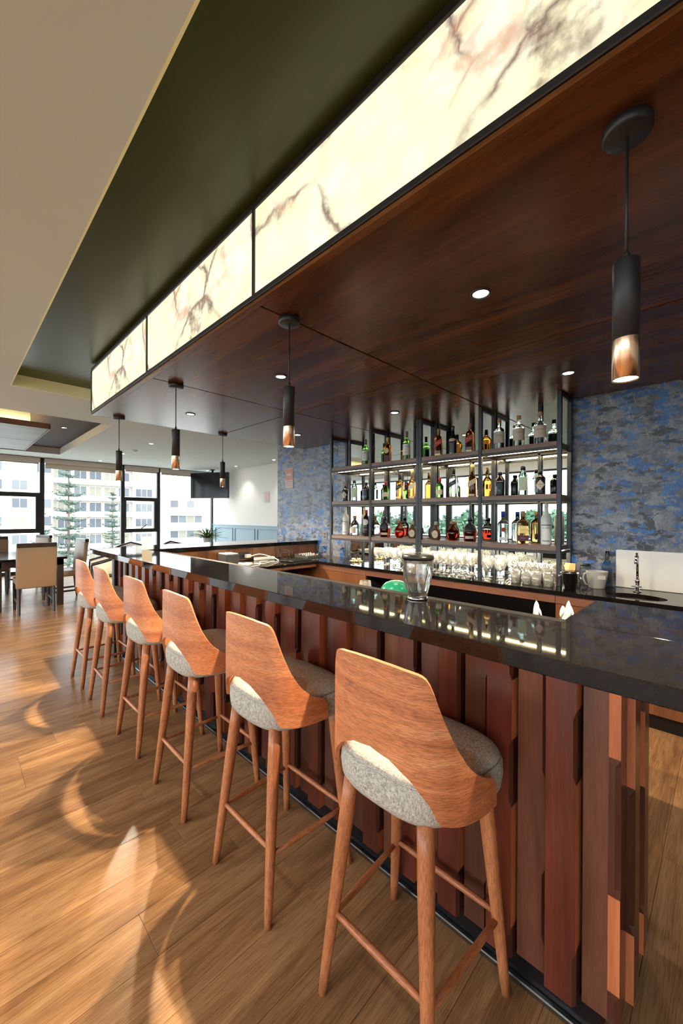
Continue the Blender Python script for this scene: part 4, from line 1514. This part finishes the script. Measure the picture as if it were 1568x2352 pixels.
# measuring jug
t = thing('measuring_jug', 'translucent plastic measuring jug beside the sink', 'jug', (3.60, .735, ZB + .0005), -.85)
jug = MB().lathe([(.0, .003), (.048, .0), (.052, .004), (.068, .130), (.0685, .1325), (.0655, .1325), (.049, .008), (.0, .007)], 32, n=2.6, cap0=False, cap1=False)
jug.v = [(x + (max(0, x - .055) * .9 if z > .11 else 0), y, z) for x, y, z in jug.v]
jug.build('jug_body', 'jug_plastic', t)
MB().tube([(-.062, 0, .118), (-.095, 0, .112), (-.102, 0, .075), (-.082, 0, .03), (-.052, 0, .022)], .0065, 10).build('jug_handle', 'jug_plastic', t)
MB().cbox(-.03, .03, -.0665, -.0645, .075, .105, .0005).build('jug_label', 'paper_white', t)
# empty bottle and jars behind the jug
t = bottle('empty clear glass bottle standing behind the measuring jug', 3.74, .690, ZB + .0005, dict(prof=rprof(.038, .16, .045, .0135, .285), glass='g_clear'))
t['group'] = 'bottles by the sink'
t = thing('glass_jar', 'glass jar with black lid behind the measuring jug handle', 'jar', (3.72, .838, ZB + .0005))
MB().lathe([(.0, .003), (.036, .0), (.040, .005), (.040, .14), (.034, .155), (.0, .156)], 24).build('jar_glass', 'g_clear', t)
MB().lathe([(.0, .156), (.036, .156), (.036, .172), (.0, .173)], 24).build('jar_lid', 'black_plastic', t)
t = thing('snack_pouch', 'yellow topped paper pouch behind the ice bucket', 'pouch', (3.665, .935, ZB + .0005))
MB().poly([(-.03, 0), (.03, 0), (.018, .12), (.004, .165), (-.004, .165), (-.018, .12)], 'y', -.035, .035).build('pouch_body', 'c_cork', t)
MB().poly([(-.020, .118), (.020, .118), (.006, .172), (-.006, .172)], 'y', -.038, .038).build('pouch_flap', 'l_gold', t)
# splash board and tap
t = MB().rbox(XB - .022, XB - .003, -.55, .640, ZB + .001, 1.143, .006, 2).build('splash_board', 'white_board')
tag(t, 'white splash board leaning on the blue wall behind the tap', 'board')
t = thing('tap', 'chrome swan neck tap with cross handle behind the sink', 'tap', (3.63, .480, ZB + .0005))
MB().lathe([(.0, 0), (.026, 0), (.026, .006), (.014, .012), (.013, .075), (.016, .078), (.016, .095), (.010, .10), (.0, .10)], 24).build('tap_base', 'chrome', t)
pts = [(0, 0, .09), (0, 0, .24)]
for k in range(9):
    a = PI * k / 8
    pts.append((-.032 + .032 * math.cos(a), 0, .255 + .032 * math.sin(a)))
pts.append((-.064, 0, .225))
MB().tube(pts, .0085, 14).lathe([(.012, .215), (.012, .235), (.009, .24)], 16, (-.064, 0, 0)).build('spout', 'chrome', t)
MB().tube([(-.012, 0, .045), (-.04, .0, .045)], .007, 10).tube([(-.04, -.032, .045), (-.04, .032, .045)], .005, 8).tube([(-.04, 0, .020), (-.04, 0, .070)], .005, 8).build('cross_handle', 'chrome', t)

# ---- equipment on the low counter
ZE = ZB + .0005
t = thing('cash_box', 'black card printer box at the left of the equipment counter', 'box', (2.30, 4.13, ZE))
MB().cbox(-.085, .085, -.10, .11, 0, .115, .006).build('box_body', 'grey_plastic', t)
MB().cbox(-.075, .075, -.085, .10, .115, .122, .003).build('box_top', 'white_plastic', t)
MB().cbox(-.02, .02, -.103, -.100, .085, .092, .0005).build('badge', 'strip_metal', t)
t = thing('card_terminal', 'white handheld card terminal with cable on the equipment counter', 'card terminal', (2.36, 3.86, ZE), .5)
MB().rbox(-.035, .035, -.075, .075, .0, .032, .008, 2).build('terminal_body', 'white_plastic', t)
MB().cbox(-.025, .025, .0, .06, .032, .0335, .0004).build('terminal_screen', 'screen_black', t)
t = thing('power_strip', 'white power strip lying under the socket on the equipment counter', 'power strip', (2.83, 4.18, ZE), -.05)
MB().cbox(-.14, .14, -.025, .025, 0, .035, .005).build('strip_body', 'white_plastic', t)
for k in range(4):
    MB().lathe([(.0, .0355), (.014, .0355), (.015, .035)], 14, (-.09 + .06 * k, 0, 0)).build('outlet', 'grey_plastic', t)
t = thing('power_adapter', 'white plug adapter in the socket of the return bar', 'plug', (2.61, 4.235, .895))
MB().cbox(-.02, .045, -.03, .026, -.012, .030, .004).build('adapter_body', 'white_plastic', t)


def cable(label, pts, r, mat, name='cable'):
    # smooth the path
    P_ = [list(p) for p in pts]
    out = []
    for i in range((len(P_) - 1) * 8 + 1):
        out.append(crom(P_, min(i / 8, len(P_) - 1 - 1e-6)))
    tag(MB().tube(out, r, 6).build(name, mat), label, 'cable', 'cables on the equipment counter')


zc_ = ZE + .0062
cable('thick white cable looping from the plug to the card terminal', [(2.65, 4.21, .90), (2.72, 4.12, .93), (2.84, 4.02, .89), (2.86, 3.92, zc_), (2.70, 3.88, zc_), (2.56, 3.80, zc_), (2.44, 3.84, zc_)], .0055, 'cable_white')
cable('white cable in a flat loop in front of the card terminal', [(2.30, 3.88, zc_), (2.22, 3.80, zc_), (2.27, 3.70, zc_), (2.42, 3.70, zc_), (2.50, 3.78, zc_ + .004), (2.62, 3.95, zc_ + .006), (2.74, 3.98, zc_)], .0055, 'cable_white')
RC = random.Random(4)
for k in range(4):
    x0 = 3.02 + .06 * k
    pts = [(x0, 4.20, zc_)]
    for q in range(4):
        pts.append((x0 + RC.uniform(-.03, .05), 4.16 - q * .05 + RC.uniform(-.03, .03), zc_ + RC.choice((0, .03, .07, .10)) * (1 if q < 3 else 0)))
    cable('thin black cable in the tangle left of the audio mixer, %s from the left' % ('first', 'second', 'third', 'fourth', 'fifth')[k], pts, .0028, 'cable_black')
t = thing('audio_mixer', 'small grey audio mixer with white knobs on the equipment counter', 'mixer', (3.46, 4.07, ZE), .15)
MB().poly([(-.12, 0), (.12, 0), (.12, .045), (-.12, .022)], 'x', -.14, .14).build('mixer_body', 'grey_plastic', t).rotation_euler = (0, 0, 0)
for i in range(7):
    for j in range(3):
        MB().lathe([(.0075, 0), (.0075, .012), (.006, .014), (.0, .014)], 10, (-.115 + .038 * i, -.07 + .06 * j, .026 + (j * .06) * .096)).build('mixer_knob', 'white_plastic' if j else 'sign_red' if i == 5 else 'white_plastic', t)
t = thing('laptop', 'closed black laptop in front of the audio mixer', 'laptop', (3.06, 3.82, ZE), .12)
MB().cbox(-.17, .17, -.11, .11, 0, .018, .004).build('laptop_case', 'black_plastic', t)
t = thing('candle_tray', 'brass tray of small holders in the left bay under the shelves', 'tray', (3.56, 3.27, ZE))
MB().lathe([(.0, 0), (.08, 0), (.085, .008), (.082, .008), (.078, .003), (.0, .003)], 28, cap0=False, cap1=False).build('tray_dish', 'brass', t)
for k in range(4):
    MB().lathe([(.0, .003), (.020, .003), (.023, .035), (.021, .035), (.018, .006), (.0, .006)], 16, (.045 * math.cos(1.6 * k), .045 * math.sin(1.6 * k), 0), cap0=False, cap1=False).build('holder', 'brass', t)

# ---- wall things
t = thing('wall_outlet', 'grey double wall outlet on the blue plaster beside the shelves', 'outlet', (XB, 4.09, 1.075))
MB().cbox(-.010, -.001, -.045, .045, 0, .11, .002).build('outlet_plate', 'outlet_grey', t)
for z in (.018, .062):
    MB().cbox(-.013, -.010, -.024, .024, z, z + .03, .001).build('outlet_insert', 'grey_plastic', t)


def exit_sign(label, x, y0, y1, z0, z1):
    t = thing('evacuation_sign', label, 'sign', (x, (y0 + y1) / 2, z0), group='evacuation signs')
    w_, h = y1 - y0, z1 - z0
    MB().cbox(-.006, -.001, -w_ / 2, w_ / 2, 0, h, .001).build('sign_plate', 'paper_white', t)
    MB().cbox(-.008, -.006, -w_ * .44, w_ * .44, h * .40, h * .96, .0005).build('sign_field', 'sign_red', t)
    # viewer's right is -y : white arrow pointing right
    a = [(.30, -.07), (-.02, -.07), (-.02, -.17), (-.32, .0), (-.02, .17), (-.02, .07), (.30, .07)]
    MB().poly([(u * w_, h * .68 + v * w_) for u, v in a], 'x', -.0095, -.008).build('arrow', 'paper_white', t)
    for k, ln in enumerate((.78, .66, .72)):
        MB().box(-.0075, -.006, -w_ * ln / 2, w_ * ln / 2, h * (.28 - .10 * k), h * (.33 - .10 * k)).build('text_line', 'sign_red', t)


exit_sign('red and white arrow sign on the blue plaster wall', XB, 4.828, 5.03, 1.848, 2.157)
exit_sign('red and white arrow sign on the pale far wall', XW, 8.63, 8.86, 1.765, 2.062)

# ---- television on a ceiling pole
tv = thing('television', 'flat black television hung from the ceiling on a pole by the far window', 'television', (5.50, 11.0, 1.93), math.atan2(-.89, .46))
MB().cbox(-.66, .66, -.03, .03, 0, .76, .006).build('tv_case', 'black_plastic', tv)
MB().cbox(-.645, .645, -.034, -.030, .02, .745, .001).build('tv_screen', 'screen_black', tv)
MB().tube([(.05, .07, .25), (.05, .07, ZC - 1.93)], .028, 14).cbox(-.10, .20, .03, .06, .2, .5, .004).lathe([(.07, ZC - 1.93 - .02), (.07, ZC - 1.93)], 20, (.05, .07, 0)).build('ceiling_pole', 'black_metal', tv)


# ================================================================== dining furniture
def dining_chair():
    t = thing('dining_chair', 'x', 'chair')
    MB().rbox(-.225, .225, -.20, .23, .40, .49, .025, 2).build('seat', 'tan_leather', t)
    m = MB().rbox(-.232, .232, -.27, -.205, .36, .955, .02, 2)
    m.v = [(x, y - max(0, z - .45) * .10, z) for x, y, z in m.v]
    m.build('backrest', 'tan_leather', t)
    MB().cbox(-.228, .228, -.325, -.265, .945, 1.005, .006).build('top_rail', 'dark_wood', t)
    for sx in (-1, 1):
        MB().tube([(sx * .20, -.24, .40), (sx * .20, -.255, .2), (sx * .20, -.28, 0)], [.024, .023, .019], 4, smooth=False).build('leg', 'dark_wood', t)
        MB().tube([(sx * .20, .20, .41), (sx * .20, .20, 0)], [.024, .019], 4, smooth=False).build('leg', 'dark_wood', t)
        MB().cbox(sx * .20 - .009, sx * .20 + .009, -.26, .20, .15, .18, .002).build('stretcher', 'dark_wood', t)
    return t


def dining_table(label, x0, x1, y0, y1):
    t = thing('dining_table', label, 'table', ((x0 + x1) / 2, (y0 + y1) / 2, 0))
    MB().cbox(x0, x1, y0, y1, .72, .755, .004).build('table_top', 'screen_black', t, True)
    MB().box(x0 + .04, x1 - .04, y0 + .04, y1 - .04, .63, .72).build('apron', 'dark_wood', t, True)
    for x in (x0 + .04, x1 - .04 - .085):
        for y in (y0 + .04, y1 - .04 - .085):
            MB().cbox(x, x + .085, y, y + .085, 0, .72, .004).build('leg', 'dark_wood', t, True)


dining_table('dark dining table with glossy top at the left edge of the view', .42, 1.32, 7.36, 8.95)
dining_table('dark dining table farther back by the left far window', -.55, .35, 9.95, 10.75)
c0 = dining_chair()
CH = [(.895, 7.28, 0.0, 'tan leather dining chair with its back to the camera, nearest of the left group'),
      (1.335, 7.86, PI / 2 + .1, 'tan leather dining chair seen from the side at the right of the left table'),
      (.55, 9.26, PI - .05, 'tan leather dining chair on the far side of the left table'),
      (1.08, 9.62, PI / 2 + .35, 'tan leather dining chair half turned near the left far window'),
      (.30, 7.85, -PI / 2, 'tan leather dining chair pushed in at the left end of the left table'),
      (-.25, 9.30, 0.0, 'tan leather dining chair with dark top rail in the second row at left'),
      (-.10, 11.1, PI, 'tan leather dining chair farthest back at the left edge')]
for i, (x, y, rz, lab) in enumerate(CH):
    o = c0 if i == 0 else copy_tree(c0)
    o.location = (x, y, 0)
    o.rotation_euler = (0, 0, rz)
    tag(o, lab, 'chair', 'tan leather dining chairs')


def tub_chair():
    t = thing('tub_chair', 'x', 'armchair')
    MB().lathe([(.0, .36), (.92, .36), (1.0, .375), (1.0, .43), (.95, .455), (.0, .465)], 32, ax=.27, ay=.27, n=2.6).build('seat', 'white_leather', t)
    pts = []
    inner, outer_ = [], []
    m = MB()
    N = 28
    vs = []
    for i in range(N + 1):
        a = math.radians(-20 + 220 * i / N) + PI
        top = .84 - .16 * abs(i / N - .5) * 2
        for r, z in ((.285, .52), (.300, .54), (.315, top - .03), (.305, top), (.280, top), (.270, .54)):
            vs.append((r * math.cos(a), r * math.sin(a), z))
        pts.append((.315 * math.cos(a), .315 * math.sin(a), top + .008))
    fs = []
    for i in range(N):
        for k in range(6):
            a, b = i * 6 + k, i * 6 + (k + 1) % 6
            fs.append((a, b, b + 6, a + 6))
    fs += [tuple(range(6)), tuple(range(N * 6, N * 6 + 6))]
    m.add(vs, fs, 0, True)
    m.build('back_cushion', 'white_leather', t)
    low = [(x * 1.0, y * 1.0, .50) for x, y, z in pts]
    MB().tube(pts, .023, 8).tube(low, .016, 8).build('bent_rail', 'black_metal', t)
    for deg in (20, 160, 215, 325):
        a = math.radians(deg)
        MB().tube([(.30 * math.cos(a), .30 * math.sin(a), 0), (.30 * math.cos(a), .30 * math.sin(a), .50 if deg > 180 else .68)], .018, 8).build('leg', 'black_metal', t)
    MB().tube([(.295 * math.cos(2 * PI * k / 28), .295 * math.sin(2 * PI * k / 28), .345) for k in range(28)], .014, 6, 0, True).build('seat_ring', 'black_metal', t)
    return t


tc = tub_chair()
TC = [(2.55, 8.35, 2.9, 'white tub armchair with black bent rail behind the cream card'),
      (3.40, 8.15, 3.3, 'white tub armchair with black bent rail to the left of the potted plant'),
      (1.62, 6.80, 1.4, 'white tub armchair with black frame beyond the far end of the counter, left one'),
      (2.12, 6.05, 1.6, 'white tub armchair with black frame close to the far end of the bar')]
for i, (x, y, rz, lab) in enumerate(TC):
    o = tc if i == 0 else copy_tree(tc)
    o.location = (x, y, 0)
    o.rotation_euler = (0, 0, rz)
    tag(o, lab, 'armchair', 'white tub armchairs')

t = thing('cafe_table', 'round white cafe table carrying the potted plant beyond the return counter', 'table', (4.15, 8.35, 0))
MB().lathe([(.0, .735), (.43, .735), (.435, .74), (.435, .76), (.0, .76)], 40).build('table_top', 'white_plastic', t)
MB().lathe([(.22, 0), (.22, .012), (.03, .03), (.03, .735)], 24).build('pedestal', 'black_metal', t)
t = thing('round_table', 'round white cafe table between the tub armchairs beyond the bar', 'table', (2.35, 7.35, 0))
MB().lathe([(.0, .735), (.43, .735), (.435, .74), (.435, .76), (.0, .76)], 40).build('table_top', 'white_plastic', t)
MB().lathe([(.22, 0), (.22, .012), (.03, .03), (.03, .735)], 24).build('pedestal', 'black_metal', t)

t = thing('potted_plant', 'leafy green potted plant showing above the far return counter', 'plant', (4.06, 8.22, .7605))
MB().lathe([(.0, .0), (.07, .0), (.095, .15), (.10, .155), (.085, .155), (.08, .14), (.0, .14)], 24, cap0=False, cap1=False).build('pot', 'pot', t)
RL = random.Random(2)
for k in range(110):
    a = RL.random() * 2 * PI
    ln = RL.uniform(.20, .42)
    el = RL.uniform(.25, 1.40)
    d = Vector((math.cos(a) * math.cos(el), math.sin(a) * math.cos(el), math.sin(el)))
    p0 = Vector((RL.uniform(-.04, .04), RL.uniform(-.04, .04), .14))
    side = Vector((-math.sin(a), math.cos(a), 0))
    vs = []
    for j in range(6):
        u = j / 5
        c = p0 + d * ln * u + Vector((math.cos(a), math.sin(a), -1.2)) * (.10 * u * u)
        wd = .013 * math.sin(PI * min(.97, u * .9 + .1))
        vs += [tuple(c - side * wd), tuple(c + Vector((0, 0, -.004))), tuple(c + side * wd)]
    fs = []
    for j in range(5):
        b_ = j * 3
        fs += [(b_, b_ + 1, b_ + 4, b_ + 3), (b_ + 1, b_ + 2, b_ + 5, b_ + 4)]
    MB().add(vs, fs, 0, True).build('leaf', 'leaf', t, fix=False)

# ================================================================== outside
GZ = -12.0
tag(MB().box(-120, 140, 16, 140, GZ - .3, GZ).box(-120, XL - 1.5, -80, 16, GZ - .3, GZ).build('ground', 'b_shade'), kind='structure')


def building(name, label, x0, x1, y, z0, z1, wall, wins, bands=(), piers=(), depth=8):
    t = thing(name, label, 'building', ((x0 + x1) / 2, y + depth / 2, z0))
    MB().box(x0, x1, y, y + depth, z0, z1).build('facade', wall, t, True)
    for (a, b, c, d, mat, split) in wins:
        f = MB()
        f.box(a - .06, b + .06, y - .05, y - .001, c - .06, d + .06)
        fo = f.build('window', 'b_white', t, True)
        for k in range(split):
            u0, u1 = a + (b - a) / split * k + .04, a + (b - a) / split * (k + 1) - .04
            p = MB().box(u0, u1, y - .07, y - .05, c, d).build('window_pane', mat if k != 1 else mat, t, True)
    for (a, b, c, d, pr) in bands:
        MB().box(a, b, y - pr, y - .001, c, d).build('balcony', 'b_white', t, True)
    for (a, b) in piers:
        MB().box(a, b, y - .35, y - .001, z0, z1).build('pier', 'b_white', t, True)


RB = random.Random(6)
GM = ['b_glass_a', 'b_glass_b', 'b_glass_c']
wins = []
for ci, x0 in enumerate((.9, 3.98, 7.06, 10.17)):
    for r in range(6):
        zt = 12.75 - 2.9 * r
        wins.append((x0, x0 + 1.93, zt - 1.45, zt, GM[(ci + r * 2) % 3], 2))
        wins.append((x0, x0 + 1.93, zt - 1.94, zt - 1.66, 'b_glass_b', 1))
building('apartment_block', 'white apartment block with a grid of paired windows behind the left far window', -14, 12.4, 80, GZ, 18, 'b_white', wins)
wins, bands = [], []
for r in range(7):
    zt = 12.4 - 2.9 * r
    for k in range(5):
        wins.append((13.3 + 2.35 * k, 15.2 + 2.35 * k, zt - 1.55, zt, GM[RB.randrange(3)], 2))
    wins.append((25.75, 28.8, zt - 1.5, zt, GM[RB.randrange(3)], 3))
    bands.append((12.6, 25.0, zt - 2.55, zt - 1.65, 1.1))
building('balcony_block', 'cream apartment block with stacked white balconies behind the pine trees', 12.5, 29.4, 82, GZ, 18, 'b_cream', wins, bands, ((25.1, 25.6), (28.95, 29.4)))
wins, bands = [], []
for r in range(4):
    zt = 4.53 - 3.1 * r
    for k in range(4):
        wins.append((31.6 + 1.68 * k, 33.2 + 1.68 * k, zt - 1.42, zt, GM[(k + r) % 2 if k else 2], 1))
    bands.append((31.0, 38.6, zt - 3.05, zt - 1.5, 1.0))
building('terrace_block', 'bright white building with long window bands behind the right far window', 29.8, 42, 80, GZ, 6.9, 'b_white', wins, bands)


def pine(label, x, y, z0, h, rad, seed):
    r = random.Random(seed)
    t = thing('pine_tree', label, 'tree', (x, y, z0), group='pine trees outside the far windows')
    MB().tube([(0, 0, 0), (0, 0, h * .5), (0, 0, h)], [.16, .10, .02], 8).build('trunk', 'bark', t)
    m = MB()
    z = h * .30
    while z < h * .985:
        u = (z - h * .30) / (h * .70)
        L = rad * (1 - u) ** .75 + .10
        nb = 6
        off = r.random() * 6
        for k in range(nb):
            a = off + 2 * PI * k / nb + r.uniform(-.35, .35)
            ln = L * r.uniform(.55, 1.15)
            ca, sa = math.cos(a), math.sin(a)
            zz = z + r.uniform(-.12, .12)
            nseg = 6
            for j in range(1, nseg + 1):
                q = j / nseg
                cc = Vector((ca * ln * q, sa * ln * q, zz - .10 * ln * q + .34 * ln * q ** 3))
                w_ = (.20 + .20 * ln) * (1.15 - .55 * q)
                for sgn in range(20):
                    d = Vector((r.gauss(0, 1), r.gauss(0, 1), abs(r.gauss(0, .8)) * .7)).normalized() * w_ * r.uniform(.3, 1.0)
                    e = Vector((r.gauss(0, 1), r.gauss(0, 1), r.gauss(0, 1))).normalized() * w_ * .075
                    m.add([tuple(cc - e), tuple(cc + e), tuple(cc + d)], [(0, 1, 2)])
        z += h * .026 + .05
    m.build('foliage', 'pine_leaf', t, fix=False)


pine('tall pine tree with tiered branches outside the wide far window', 4.9, 27, GZ, 17.2, 2.0, 1)
pine('slimmer pine tree beside the mullion of the small far casement', 9.55, 36, GZ, 15.6, 2.0, 2)
pine('bushy pine tree low at the left of the wide far window', 2.75, 20, GZ, 13.2, 1.6, 3)


def tree(label, x, y, top, rad, seed):
    r = random.Random(seed)
    t = thing('broadleaf_tree', label, 'tree', (x, y, GZ), group='trees outside the left windows')
    MB().tube([(0, 0, 0), (.1, .1, (top - GZ) * .6), (0, 0, top - GZ - rad)], [.3, .22, .1], 8).build('trunk', 'bark', t)
    m = MB()
    for k in range(26):
        a, e = r.random() * 2 * PI, r.uniform(-.3, 1.2)
        d = rad * r.uniform(.35, .85)
        c = Vector((math.cos(a) * math.cos(e) * d, math.sin(a) * math.cos(e) * d, math.sin(e) * d * .8 + top - GZ - rad))
        rr = rad * r.uniform(.22, .38)
        for q in range(230):
            d = Vector((r.gauss(0, 1), r.gauss(0, 1), r.gauss(0, 1))).normalized()
            p = c + d * rr * r.uniform(.75, 1.12)
            e = Vector((r.gauss(0, 1), r.gauss(0, 1), r.gauss(0, 1))).normalized() * r.uniform(.16, .34)
            g = e.cross(d + Vector((.1, .2, .3))).normalized() * r.uniform(.12, .26)
            m.add([tuple(p - e), tuple(p + g), tuple(p + e), tuple(p - g)], [(0, 1, 2, 3)])
    m.build('foliage', 'tree_leaf', t, fix=False)


RT = random.Random(9)
WHERE = ['first', 'second', 'third', 'fourth', 'fifth', 'sixth']
for rowi, x0 in enumerate((-22, -33)):
    for k in range(6):
        tree('leafy tree mirrored behind the bottles, %s of the %s row outside' % (WHERE[k], ('nearer', 'farther')[rowi]),
             x0 + RT.uniform(-.4, .4), -20 + 9.2 * k + 4.6 * rowi, RT.uniform(.7, 2.9) + rowi * 1.2, RT.uniform(3.6, 4.2), 20 + k + 10 * rowi)
